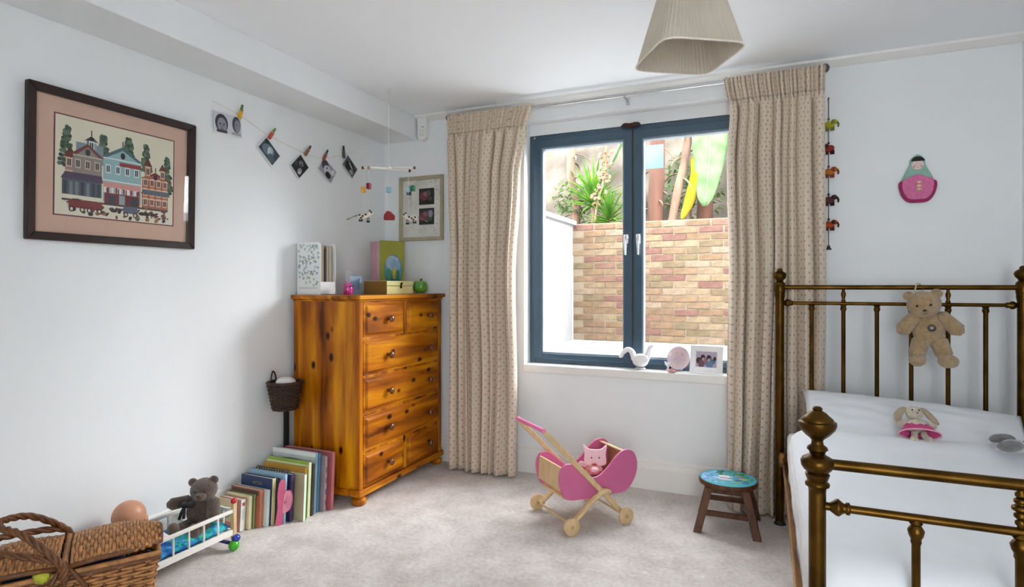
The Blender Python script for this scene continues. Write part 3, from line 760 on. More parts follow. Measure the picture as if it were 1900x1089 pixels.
ap = thing('ceramic_apple', 'round green ribbed ceramic apple at the right of the chest top', 'ornament', (.425, -.19, CT))
b = MB(); n, m = 48, 18; vs = []
for j in range(m + 1):
    th = PI * j / m
    for i in range(n):
        a = 2 * PI * i / n; rr = .050 * math.sin(th) ** .85 * (1 + .035 * abs(math.cos(4 * a)))
        z = .046 + .046 * math.cos(th) - .012 * math.exp(-(th / .35) ** 2) + .006 * math.exp(-((PI - th) / .3) ** 2)
        vs.append((rr * math.cos(a), rr * math.sin(a), z))
b.add(vs, [(j * n + i, (j + 1) * n + i, (j + 1) * n + (i + 1) % n, j * n + (i + 1) % n) for j in range(m) for i in range(n)])
b.build('body', mat('glazed_green_ceramic', hexc('5c9a35'), .15, var=.25, scale=25, coat=.8), ap, smooth=True)
MB().tube([(0, 0, .078), (.002, 0, .09), (.010, .002, .1)], [.005, .004, .005], 8).build('stalk', plain('4a5a20'), ap, smooth=True)
q = MB(); blade(q, (.004, 0, .086), R(-30), R(25), .03, .016, R(40), 4); thick(q.build('leaf', plain('3f7a25'), ap, smooth=True))

# ================================================================== hanging mobile
mo = thing('hanging_mobile', 'wooden baby mobile with blocks and cows hanging in the corner', 'mobile', (.453, -.583, 2.40))
thread = mat('white_thread', (.75, .74, .68), .8)
V0 = lambda u, v, dpt=0: Vector(((u - 721) * .00326 * .916 - dpt * .401, (u - 721) * .00326 * .401 + dpt * .916, (165 - v) * .00326))
MB().lathe([(.010, 0), (.010, -.004), (.004, -.008), (.003, -.03)], n=12).build('ceiling_hook', white_plastic, mo, smooth=True)
MB().cyl((0, 0, -.025), V0(721, 310), .0022, n=6).build('thread', thread, mo)
MB().cyl(V0(674, 311), V0(768, 311), .0055, n=10).build('crossbar', white_wood, mo, smooth=True, auto=40)
MB().cyl(V0(695, 318, -.13), V0(751, 308, .14), .0055, n=10).build('crossbar', white_wood, mo, smooth=True, auto=40)
MB().ell(V0(723, 312), .011).build('hub', white_wood, mo, smooth=True)
ends = [(673, 311, 0, '4a1a14'), (769, 311, 0, '555555'), (694, 319, -.13, 'a07a70'), (752, 308, .14, '4a1410')]
for u, v, dd, c in ends: MB().ell(V0(u, v, dd), .0095).build('bead', plain(c, .3), mo, smooth=True)
for u, v, dd, c, u0 in ((674, 352, 0, 'e0a83a', 674), (694, 352, -.13, '8c1030', 694), (721, 352, 0, '86b4c4', 721), (751, 350, .14, '24365a', 751), (757, 351, .0, 'a8c6cc', 757), (766, 349, 0, '1f6a4a', 766)):
    MB().cyl(V0(u, 312 if dd == 0 else (319 if dd < 0 else 308), dd), V0(u, v - 5, dd), .001, n=5).build('thread', thread, mo)
    MB().box(V0(u, v, dd), (.024, .024, .036)).build('block', plain(c, .35), mo, bevel=.005)
    MB().cyl(V0(u, v + 5, dd), V0(u, v + 40, dd), .0008, n=5).build('thread', thread, mo)
cow_w, cow_k = mat('cream_enamel', (.78, .73, .62), .4), mat('black_enamel', (.02, .02, .02), .35)
def cow(u, v, dd, flip):
    c = V0(u, v, dd); X = Vector((.916, .401, 0)) * flip
    bd = MB(); ry = math.atan2(X.y, X.x)
    q = MB().ell(c, (.036, .015, .018), (0, 0, ry)).ell(c + X * .046 + Vector((0, 0, .018)), (.018, .011, .012), (0, 0, ry)).cyl(c + X * .028, c + X * .046 + Vector((0, 0, .016)), .010)
    o = q.build('cow', cow_w, mo, smooth=True)
    q = MB()
    for a in (-.022, -.010, .024, .034): q.ell(c + X * a + Vector((0, 0, -.026 - .006 * (a > 0))), (.006, .006, .008)).cyl(c + X * a * .9, c + X * a + Vector((0, 0, -.02)), .003)
    q.build('hooves', cow_k, o, smooth=True)
    q = MB()
    for a, z, yy in ((-.02, .006, -.012), (.0, .0, -.0145), (.016, .008, -.012), (-.01, -.01, -.012), (.05, .022, -.009), (.04, .032, -.004), (.02, .0, .013), (-.015, .004, .013)):
        q.ell(c + X * a + Vector((-X.y, X.x, 0)) * yy * flip + Vector((0, 0, z)), (.007, .004, .006), (0, 0, ry))
    q.build('spots', cow_k, o, smooth=True)
    MB().tube([c - X * .034 + Vector((0, 0, .006)), c - X * .065 + Vector((0, 0, -.004)), c - X * .085 + Vector((0, 0, -.016)), c - X * .098 + Vector((0, 0, -.018))], [.003, .002, .003, .006], 6).build('tail', plain('77706a'), o, smooth=True)
cow(674, 401, 0, 1); cow(757, 400, .14, -1)
q = MB(); c = V0(722, 401); q.prism([(-.032, -.024), (.032, -.024), (.034, .004), (.008, .028), (-.012, .032), (-.03, .006)], .03, c, (.916, .401, 0), (0, 0, 1))
q.build('red_barn', plain('8c0f12', .35), mo, bevel=.005)

# ================================================================== motion sensor on the window wall
ms = thing('motion_sensor', 'white alarm motion sensor high in the corner', 'sensor', (.345, 0, 2.31))
b = MB(); b.prism(smooth_curve([(-.035, .075), (.035, .075), (.037, .0), (.034, -.06), (.012, -.082), (-.012, -.082), (-.034, -.06), (-.037, 0)], 4, True), .045, (0, -.0235, 0), (1, 0, 0), (0, 0, 1))
b.build('housing', white_plastic, ms, bevel=.006, seg=3)
MB().box((0, -.0465, -.03), (.042, .003, .05)).build('lens', mat('frosted_lens', (.68, .69, .68), .3), ms, bevel=.001)
MB().box((.008, -.0465, .008), (.024, .002, .004)).build('indicator', plain('5a5f5c'), ms)

# ================================================================== large framed picture on the left wall
pf = thing('framed_picture', 'large dark framed needlework picture of a town street', 'picture', (.001, -1.897, 1.683), (0, R(1.2), 0))
FW, FH, fwid = .692, .595, .032
def frame_bars(par, w_, h_, wd, th, m, name='frame', axis='x', bev=.004):
    """mitred frame round a w x h picture; the picture plane is y-z (axis x) facing +x, or x-z facing -y"""
    for (a0, b0, a1, b1, a2, b2, a3, b3) in (
            (-w_/2, -h_/2, w_/2, -h_/2, w_/2 - wd, -h_/2 + wd, -w_/2 + wd, -h_/2 + wd),
            (w_/2, -h_/2, w_/2, h_/2, w_/2 - wd, h_/2 - wd, w_/2 - wd, -h_/2 + wd),
            (w_/2, h_/2, -w_/2, h_/2, -w_/2 + wd, h_/2 - wd, w_/2 - wd, h_/2 - wd),
            (-w_/2, h_/2, -w_/2, -h_/2, -w_/2 + wd, -h_/2 + wd, -w_/2 + wd, h_/2 - wd)):
        q = MB(); pts = [(a0, b0), (a1, b1), (a2, b2), (a3, b3)]
        if axis == 'x': lo = [(0, a, c) for a, c in pts]; hi = [(th, pts[0][0], pts[0][1]), (th, pts[1][0], pts[1][1]), (th * .72, pts[2][0], pts[2][1]), (th * .72, pts[3][0], pts[3][1])]
        else: lo = [(a, 0, c) for a, c in pts]; hi = [(pts[0][0], -th, pts[0][1]), (pts[1][0], -th, pts[1][1]), (pts[2][0], -th * .72, pts[2][1]), (pts[3][0], -th * .72, pts[3][1])]
        q.add(lo + hi, [(0, 1, 2, 3), (4, 5, 6, 7), (0, 1, 5, 4), (1, 2, 6, 5), (2, 3, 7, 6), (3, 0, 4, 7)])
        q.build(name, m, par, bevel=bev)
frame_bars(pf, FW, FH, fwid, .030, darkframe)
MB().bx(.002, .006, -FW/2 + .03, FW/2 - .03, -FH/2 + .03, FH/2 - .03).build('mount', matboard, pf)
aw, ah = .245, .195      # half sizes of the art opening
oz = .004
MB().bx(.006, .0068, -aw - .005, aw + .005, oz - ah - .005, oz + ah + .005).build('mount_line', plain('6b2f3a'), pf)
pr = Print((.0072, 0, oz), (0, 1, 0), (0, 0, 1)); rnd = random.Random(12)
pr.p(rect(-aw, -ah, aw, ah), 'd9d4bf')
pr.U, pr.V = (0, 1.1, 0), (0, 0, 1.13)
def tree(x, z, w_, h_):
    pr.p(rect(x - .003, z - .01, x + .003, z + .01), '5a4030')
    for i in range(80):
        k = rnd.random(); r_ = w_ * (1 - k * .75)
        pr.p(oval(x + rnd.uniform(-r_, r_), z + h_ * k, .008, .0075, 7), rnd.choice(['3f5640', '4c6650', '33483a', '5e7660']))
for x, z, w_, h_ in ((-.185, .0, .026, .135), (-.06, .03, .026, .10), (.035, .03, .03, .11), (.105, .03, .022, .10), (.195, -.05, .026, .15)): tree(x, z, w_, h_)
def house(x0, x1, z0, z1, wall_c, roof, nwin, gable, trimc, floors):
    pr.p(rect(x0, z0, x1, z1), wall_c)
    if gable:
        pr.p([(x0 - .008, z1), (x1 + .008, z1), ((x0 + x1) / 2, z1 + gable)], roof)
        pr.p([(x0 + .012, z1), (x1 - .012, z1), ((x0 + x1) / 2, z1 + gable * .72)], wall_c)
        pr.p(oval((x0 + x1) / 2, z1 + gable * .3, .009, .012), '2f2a35'); pr.p(rect((x0 + x1) / 2 - .002, z1 + gable, (x0 + x1) / 2 + .002, z1 + gable + .02), '3c3a3a')
    else: pr.p([(x0 - .006, z1), (x1 + .006, z1), (x1 - .01, z1 + .03), (x0 + .01, z1 + .03)], roof)
    for f in range(floors):
        zz = z0 + (z1 - z0) * (f + .35) / floors
        for i in range(nwin):
            xx = x0 + (x1 - x0) * (i + .5) / nwin
            pr.p(rect(xx - .009, zz - .004, xx + .009, zz + .028), trimc).p(rect(xx - .006, zz, xx + .006, zz + .024), '342c38').p(rect(xx - .0008, zz, xx + .0008, zz + .024), trimc)
        pr.p(rect(x0, z0 + (z1 - z0) * (f + 1) / floors - .004, x1, z0 + (z1 - z0) * (f + 1) / floors), trimc)
pr.p(rect(-.155, .02, -.06, .09), '7c8b98')
house(-.12, -.085, .06, .10, '8fa0aa', '6b5a66', 1, .02, 'cfd4d0', 1)
house(-.19, -.165, -.06, .03, '9a7f70', '6a2f2c', 1, 0, 'cbb9a4', 2)
house(-.165, -.065, -.09, .045, '8b8078', '6b4038', 3, .045, 'c4b8a8', 2)
pr.p([(-.205, -.045), (-.06, -.045), (-.065, -.02), (-.19, -.02)], '4a3d55').p(rect(-.2, -.1, -.065, -.045), '4c5560')
for i in range(7): pr.p(rect(-.195 + i * .019, -.1, -.184 + i * .019, -.052), rnd.choice(['333a44', '6e7a80', '2b3038']))
house(-.06, .085, -.11, .055, '8fb0b4', '4a6a70', 4, .05, 'd8e2de', 2)
pr.p(rect(.0, .03, .085, .045), '8c3030').p(rect(-.06, -.055, .085, -.035), 'c9908a')
for i in range(10): pr.p(rect(-.058 + i * .0145, -.075, -.0505 + i * .0145, -.055), '9c2a30' if i % 2 else 'e2d6cc')
pr.p(rect(-.055, -.12, .08, -.076), '6b2a30').p(rect(.0, -.115, .022, -.08), '8a97a0').p(rect(-.04, -.115, -.015, -.085), '2f3a44').p(rect(.045, -.115, .07, -.085), '2f3a44')
house(.09, .20, -.115, .0, '9b5a48', '6e2c2a', 4, .03, 'd6b49a', 3)
house(.10, .125, .0, .05, 'a0604c', '5e2826', 1, 0, 'cfae94', 1); house(.165, .185, .0, .04, '9b5a48', '5e2826', 1, 0, 'cfae94', 1)
pr.p([(.085, -.06), (.21, -.06), (.2, -.042), (.095, -.042)], '55606c')
pr.p(rect(-.2, -.122, .2, -.115), '4a3a34')
for i in range(60):
    x = rnd.uniform(-.2, .2); z = rnd.uniform(-.165, -.118)
    pr.p(oval(x, z, rnd.uniform(.004, .012), rnd.uniform(.003, .008), 9, rot=rnd.random()), rnd.choice(['2f2a30', '5a3a30', '7a2f34', '40506a', '8a6a50', '24282e']))
for x, c in ((-.15, '7a3030'), (-.09, '7a3030'), (.045, '5a6070')):
    pr.p(rect(x - .028, -.145, x + .028, -.118), c)
    for k in (-.018, .018): pr.p(oval(x + k, -.15, .009, .010), '2b2420').p(oval(x + k, -.15, .005, .006), 'cbbfa8')
for x in (-.02, .09, .11, .14): pr.p(oval(x, -.14, .014, .007), '3a2a24').p(oval(x + .013, -.134, .005, .004), '3a2a24')
pr.build('needlework', pf)
MB().bx(.0195, .0205, -FW/2 + fwid - .004, FW/2 - fwid + .004, -FH/2 + fwid - .004, FH/2 - fwid + .004).build('glazing', glass('picture_glass', (1, 1, 1), 1.25), pf)

# ================================================================== small framed keepsake on the window wall
kf = thing('framed_keepsake', 'pale framed keepsake with two dark photos by the curtain', 'picture', (.318, -.001, 1.755))
kw, kh = .362, .455
frame_bars(kf, kw, kh, .026, .022, mat('champagne_frame', hexc('a89f86'), .4, var=.1, scale=30), axis='y', bev=.002)
MB().bx(-kw/2 + .02, kw/2 - .02, -.006, -.002, -kh/2 + .02, kh/2 - .02).build('mount', plain('d8d6cc', .8), kf)
pr = Print((0, -.0066, 0), (1, 0, 0), (0, 0, 1)); rnd = random.Random(4)
for z in (.085, -.055):
    pr.p(rect(-.02, z - .06, .105, z + .055), '1d1a1a')
    for c, x, zz, a, b_ in (('6b2f3a', .02, 0, .035, .03), ('9a5a58', .035, .015, .02, .018), ('3f4a30', .07, -.02, .02, .018), ('55505a', .06, .02, .018, .02)): pr.p(oval(x, z + zz, a, b_, 18), c)
pr.p(oval(.075, -.04, .018, .026), '8a8f98').p(oval(.0, -.075, .012, .014), '9a3a34')
for i in range(70):
    x, z = rnd.choice([(rnd.uniform(-.14, -.03), rnd.uniform(-.19, .2)), (rnd.uniform(.115, .14), rnd.uniform(-.15, .2)), (rnd.uniform(-.1, .14), rnd.uniform(.155, .2)), (rnd.uniform(-.03, .12), rnd.uniform(-.19, -.13))])
    pr.p(oval(x, z, rnd.uniform(.004, .014), .0012, 8, rot=rnd.uniform(-.5, .5)), rnd.choice(['8b8b88', 'a3a3a0', '77767a', 'b4b2aa']))
for x, z in ((-.1, .05), (-.09, -.08), (-.11, .14), (.125, .1)):
    pr.p(oval(x, z, .02, .026, 18), 'b9b7b0').p(oval(x, z, .016, .022, 18), 'd2d0c8')
    for k in range(4): pr.p(oval(x - .012 + .008 * k, z + .028, .003, .005, 8), 'a5a39c')
pr.build('keepsake_print', kf)
MB().bx(-kw/2 + .022, kw/2 - .022, -.0145, -.0137, -kh/2 + .022, kh/2 - .022).build('glazing', MAT['picture_glass'], kf)

# ================================================================== photographs pegged on a string, left wall
pegs = [(-1.277, 2.125), (-1.066, 2.062), (-.79, 2.025), (-.637, 2.03), (-.468, 2.085)]
lp = [(.006, -1.44, 2.135), (.006, -1.277, 2.108), (.006, -1.066, 2.045), (.006, -.79, 2.005), (.006, -.637, 2.012), (.006, -.468, 2.07), (.006, -.33, 2.12)]
tag(MB().tube(smooth_curve(lp, 8), .0013, 6).build('display_string', mat('natural_twine', hexc('e0dccb'), .9), smooth=True), 'pale twine strung along the left wall holding photographs', 'string')
photo_lab = ['leftmost black and white photo showing two faces', 'blue-toned photo second from left on the string', 'very dark photo hanging cornerwise in the middle of the string',
             'grey and white photo fourth along the string', 'curled black and white photo nearest the corner']
ph_spec = [((-1.352, 2.04), .165, .105, R(3), 0), ((-1.083, 1.957), .135, .092, R(-41), 1), ((-.852, 1.918), .115, .10, R(45), 2), ((-.617, 1.937), .14, .10, R(-33), 3), ((-.40, 2.0), .13, .095, R(-38), 4)]
for (c, w_, h_, rot, k) in ph_spec:
    t = thing('photograph', photo_lab[k], 'photo', (.012, c[0], c[1]), (0, 0, 0), 'photographs on the string')
    U = Vector((0, math.cos(rot), math.sin(rot))); Vv = Vector((0, -math.sin(rot), math.cos(rot)))
    MB().prism(rect(-w_/2, -h_/2, w_/2, h_/2), .0012, (0, 0, 0), U, Vv).build('photo_paper', plain('d9dadc', .4), t)
    pr = Print(Vector((.0007, 0, 0)), U, Vv); q = rect(-w_/2 + .004, -h_/2 + .004, w_/2 - .004, h_/2 - .004)
    if k == 0:
        pr.p(q, 'c9c9d4').p(oval(-.04, -.002, .038, .046, 22), '2c2c33').p(oval(-.038, -.012, .028, .038, 22), '8a8a92').p(rect(-.07, -.049, -.008, -.036), '34343c')
        pr.p(oval(-.049, -.006, .006, .004), '2c2c33').p(oval(-.027, -.006, .006, .004), '2c2c33').p(oval(-.038, -.02, .004, .006), '6a6a72').p(oval(-.038, -.032, .010, .003), '4a4a52')
        pr.p(oval(.05, .006, .026, .042, 20), '44444c').p(oval(.056, -.002, .018, .034, 20), '85858d').p(oval(.05, .004, .004, .003), '2c2c33').p(rect(.02, -.048, .075, -.036), '9a9aa2')
    elif k == 1:
        pr.p(q, '2f3c46').p(oval(-.01, .0, .045, .03, 20, rot=.3), '5f7482').p(oval(.0, .01, .02, .018), 'a4b6c0').p(oval(-.045, .03, .014, .012), '101418').p(oval(.03, -.02, .03, .02), '475864').p(oval(-.005, -.002, .006, .02, rot=.5), 'c4d0d6')
    elif k == 2:
        pr.p(q, '0c0c0f').p(oval(-.022, -.018, .022, .016, 18), '8d8d92').p(oval(-.03, -.024, .012, .010), 'c4c4c8').p(oval(.02, .004, .018, .02, 18), '6a6a70').p(oval(.012, -.002, .006, .006), '1a1a1e').p(oval(-.01, .03, .02, .012), '2e2e34')
    elif k == 3:
        pr.p(q, '9c9ca8').p(oval(-.035, .015, .03, .03, 18), '4a3a44').p(oval(.0, .0, .035, .028, 20), 'c2c2cc').p(oval(.02, -.022, .026, .02, 20), '17171c').p(oval(-.01, .008, .008, .006), '5a5a64').p(oval(.045, .02, .016, .02), 'd6d6dc')
    else:
        pr.p(q, '5c5c64').p(oval(-.015, -.005, .035, .03, 20), '1e1e24').p(oval(.02, .022, .045, .008, 16, rot=-.3), '0e0e12').p(oval(.03, -.02, .02, .014), 'a2a2aa').p(oval(.0, .01, .03, .006, rot=-.3), 'b8b8c0')
    pr.build('photo_image', t)
peg_lab = [('yellow peg clipping the leftmost two-face photo', 'd8a325', '5f7d3a', -.25), ('red and green peg clipping the blue-toned photo', 'c2503a', '6f8f3a', -.6), ('brown peg clipping the very dark photo', '8a6240', '5a4030', -.6),
           ('green and red peg clipping the fourth photo', '9a4a44', '1f5a44', -.5), ('near-black peg clipping the photo nearest the corner', '4a4638', '23262a', .05)]
for (y, z), (lab, c0, c1, ang) in zip(pegs, peg_lab):
    t = thing('clothes_peg', lab, 'peg', (.014, y, z), (ang, 0, 0), 'pegs on the photo string')
    q = MB().box((.002, 0, -.018), (.012, .018, .045)); q.build('peg_leg', plain(c0, .5), t, bevel=.002)
    q = MB().box((.003, 0, .022), (.010, .014, .035), taper=(.8, .7)); q.build('peg_tail', plain(c1, .5), t, bevel=.002)
    MB().tube([(.010, .008 * math.cos(a), .004 + .004 * math.sin(a)) for a in (0, 1, 2, 3, 4, 5)], .0012, 5).build('spring', steel, t)

# ================================================================== small hanging basket on the wall by the chest
def weave_rows(b, fn, rows, cols, amp, r, n=5, closed=True):
    """fn(u, v) -> (point, normal); each row is a strand going in and out of the stakes"""
    for j in range(rows):
        pts = []
        for i in range(cols * 2 if closed else cols * 2 + 1):
            u = i / (cols * 2); p, nn = fn(u, (j + .5) / rows)
            sgn = (1 if ((i // 2 + j) % 2 == 0) else -1) * (1 if i % 2 == 0 else 0)
            pts.append(Vector(p) + Vector(nn) * amp * sgn)
        b.tube(pts, r, n, closed=closed)
    return b
hb = thing('hanging_basket', 'small dark wicker basket hanging on the wall beside the chest', 'basket', (.10, -1.055, .525))
def hbf(u, v):
    a = 2 * PI * u; r_ = .062 + .028 * v; return (r_ * math.cos(a), r_ * 1.05 * math.sin(a), .15 * v), (math.cos(a), math.sin(a), 0)
dk_w = mat('dark_wicker', hexc('3a2416'), .6, var=.4, scale=60)
o = weave_rows(MB(), hbf, 15, 20, .0035, .0048).build('weave', dk_w, hb, smooth=True); o['kind'] = 'stuff'
b = MB()
for i in range(20): b.tube([hbf((i + .5) / 20, v)[0] for v in (0, .5, 1)], .0035, 5)
o = b.build('stakes', dk_w, hb, smooth=True); o['kind'] = 'stuff'
MB().lathe([(.062, 0), (.062, .006)], n=20).build('base', dk_w, hb)
MB().tube([hbf(i / 24, 1.0)[0] for i in range(24)], .008, 7, closed=True).build('rim', dk_w, hb, smooth=True)
MB().tube(smooth_curve([(-.085, -.02, .15), (-.088, -.01, .19), (-.09, .0, .205), (-.088, .012, .19), (-.085, .02, .15)], 4), .004, 6).build('hanging_loop', dk_w, hb, smooth=True)
wb = MB().ell((0, 0, 0), (.055, .04, .028), (0, 0, .5), jit=.05).build('cloth_bundle', mat('white_cotton', (.8, .79, .76), .9, bump=.4, bscale=60), smooth=True)
wb.location = (.10, -1.05, .675); tag(wb, 'white cloth bundle filling the small hanging basket', 'cloth')

# ================================================================== row of children's books on the floor
def book(label, y, th, x0, x1, h, cover, spine=None, lean=0, extra=None, pages='e6e0d2'):
    t = thing('book', label, 'book', (0, y, .001), (lean, 0, 0), 'children\'s books standing in a row')
    # covers face -y / +y, spine towards +x
    cv = plain(cover, .45); spm = plain(spine or cover, .45)
    MB().bx(x0, x1, -th/2, -th/2 + .0025, 0, h).build('cover', cv, t, bevel=.0008, seg=1)
    MB().bx(x0, x1, th/2 - .0025, th/2, 0, h).build('cover', cv, t, bevel=.0008, seg=1)
    MB().bx(x1 - .003, x1 + .0005, -th/2, th/2, 0, h).build('spine', spm, t, bevel=.001, seg=1)
    MB().bx(x0 + .003, x1 - .004, -th/2 + .0026, th/2 - .0026, .003, h - .004).build('pages', plain(pages, .9), t)
    if extra: extra(t, x0, x1, th, h)
    return t
def front_print(shapes):
    def f(t, x0, x1, th, h):
        pr = Print((0, -th/2 - .0004, 0), (x1 - x0, 0, 0), (0, 0, h))
        pr.U, pr.V = Vector((1, 0, 0)), Vector((0, 0, 1)); pr.O = Vector((x0, -th/2 - .0005, 0))
        for s, c in shapes: pr.p([(p[0] * (x1 - x0), p[1] * h) for p in s], c)
        pr.build('cover_print', t)
    return f
def spine_print(shapes):
    def f(t, x0, x1, th, h):
        pr = Print((x1 + .0009, -th/2, 0), (0, 1, 0), (0, 0, 1))
        for s, c in shapes: pr.p([(p[0] * th, p[1] * h) for p in s], c)
        pr.build('spine_print', t)
    return f
LN = R(-3)
book('thin cream book at the very front of the row', -1.436, .011, .03, .155, .150, 'd8c9a4', 'e4d6b8', R(-5), front_print([(oval(.5, .6, .3, .2), 'a9b48a'), (rect(.1, .1, .9, .3), 'c98a7a')]))
book('thick white spined book second from the front', -1.412, .028, .03, .178, .152, 'c98f84', 'ecebe6', R(-4), spine_print([(rect(.2, .8, .8, .9), 'b5483a'), (rect(.3, .35, .7, .7), 'cfd6d0')]))
book('cream book with yellow spine third from the front', -1.383, .018, .03, .198, .162, 'd9cba6', 'ded6a8', LN, front_print([(rect(.1, .82, .9, .95), 'b9a86a')]))
book('slim olive green book among the front books', -1.366, .010, .03, .205, .165, '6f7d4a', '93a06a', LN)
book('terracotta brown book with plain spine', -1.345, .024, .03, .230, .185, 'a4634a', 'b06a4e', LN, front_print([(rect(.05, .85, .95, .97), '5b4038'), (oval(.5, .5, .3, .2), '8a4a3a')]))
book('pale mint spined book behind the terracotta one', -1.322, .016, .03, .252, .180, 'cfd9d2', 'd3ddd6', LN)
book('navy blue book with small crest and white title block', -1.300, .022, .045, .262, .232, '24365e', 'd2cf9a', LN, front_print([(oval(.52, .86, .16, .035), '6d6a52'), (oval(.52, .855, .08, .018), '24365e'), (rect(.3, .62, .74, .76), '8fa4c4'), (rect(.33, .66, .7, .68), 'dfe6ee'), (rect(.33, .71, .7, .73), 'dfe6ee')]))
book('charcoal spined book behind the pink fan', -1.278, .014, .045, .272, .226, '3a3a44', '34343e', LN)
book('light blue picture book with pale top edge', -1.258, .014, .045, .300, .245, '8fb2c8', '9fc0d2', LN)
# spiral bound
def spiral(t, x0, x1, th, h):
    for i in range(13):
        x = x0 + .02 + (x1 - x0 - .05) * i / 12
        MB().tube([(x, .013 * math.cos(a) * .8, h + .002 + .011 * math.sin(a)) for a in [2 * PI * k / 10 for k in range(10)]], .0022, 5, closed=True).build('spiral_ring', plain('15161c', .35), t, smooth=True)
book('purple spiral bound notebook with black coils on top', -1.228, .022, .05, .315, .240, '2b2c50', '4a3a5e', LN, spiral)
book('tan backed book with white and green edge', -1.196, .020, .05, .372, .236, 'a89c7c', 'dfe8d4', LN, spine_print([(rect(.7, 0, 1, 1), '4f8a4a')]))
book('mustard brown book standing behind the tan one', -1.172, .018, .06, .350, .262, 'b58a34', 'a3762c', LN)
book('lime green book with cream page block', -1.150, .020, .06, .355, .282, '8fae3c', 'cfcfa8', LN, front_print([(rect(.0, .86, 1, .96), 'c7d6a0')]))
book('dark green narrow spined book deep in the row', -1.128, .014, .06, .36, .268, '3f5a44', '3a2e26', LN)
book('large pale grey picture book with coloured front', -1.100, .018, .05, .352, .318, 'b9c2c0', '6f8a98', LN, front_print([(rect(.0, .93, 1, 1), 'dfe2de'), (oval(.45, .82, .3, .05), '6d7f7a'), (rect(.55, .74, .9, .85), 'c4826a'), (oval(.3, .77, .12, .04), '3f6a7a')]))
book('tall teal blue spined book near the chest', -1.074, .020, .06, .350, .308, '3f6a80', '4a7690', LN)
book('grey pink patterned spined book near the chest', -1.049, .020, .06, .375, .290, '9a8a92', 'a48f94', LN, spine_print([(rect(.2, .1 + .2 * i, .8, .2 + .2 * i), '7a5f6c') for i in range(4)]))
book('tall dusty red book resting against the chest', -1.022, .022, .06, .400, .308, 'a4555a', 'b0646a', LN, front_print([(rect(.3, .85, .9, .93), 'c48a8a')]))
# pink fan-shaped fairy book in front
fb = thing('fan_shaped_book', 'bright pink fan shaped card book propped on the row', 'book', (.288, -1.283, .0), (0, R(3), R(62)))
fp = smooth_curve([(-.018, 0), (.012, 0), (.020, .05), (.05, .07), (.062, .12), (.050, .165), (.022, .17), (.020, .215), (-.006, .22), (-.016, .16), (-.012, .08)], 5, True)
MB().prism(fp, .010, (0, 0, 0), (1, 0, 0), (0, 0, 1)).build('pink_board', plain('cf5f84', .5), fb, bevel=.001)
fp2 = smooth_curve([(.014, .055), (.045, .075), (.056, .12), (.046, .158), (.020, .163), (.012, .11)], 5, True)
o = MB().prism(fp2, .014, (0, 0, 0), (1, 0, 0), (0, 0, 1)).build('fan_panel', plain('dc8ea2', .5), fb, bevel=.001)
for i in range(6):
    a = R(-45 + i * 20); MB().bar((.016, -.0075, .11), (.016 + .034 * math.cos(a), -.0075, .11 + .044 * math.sin(a)), .0015, .0015).build('fan_rib', plain('b24a6c'), o)

# ================================================================== soft toys
def fur(h, name): return mat(name, hexc(h), .95, var=.22, scale=60, bump=.9, bscale=260, sheen=.5)
def limb(b, p0, p1, r0, r1, seed=0, n=9):
    p0, p1 = Vector(p0), Vector(p1); pts = []; rs = []
    for i in range(n + 3):
        k = (i - 1) / n
        if i == 0: k = -.6 * r0 / max(.001, (p1 - p0).length)
        if i == n + 2: k = 1 + .75 * r1 / max(.001, (p1 - p0).length)
        kk = min(1, max(0, k)); pts.append(p0.lerp(p1, k) if 0 <= k <= 1 else p0 + (p1 - p0) * k)
        rs.append((r0 + (r1 - r0) * kk) * (.35 if i in (0, n + 2) else 1))
    return b.tube(pts, rs, 14)

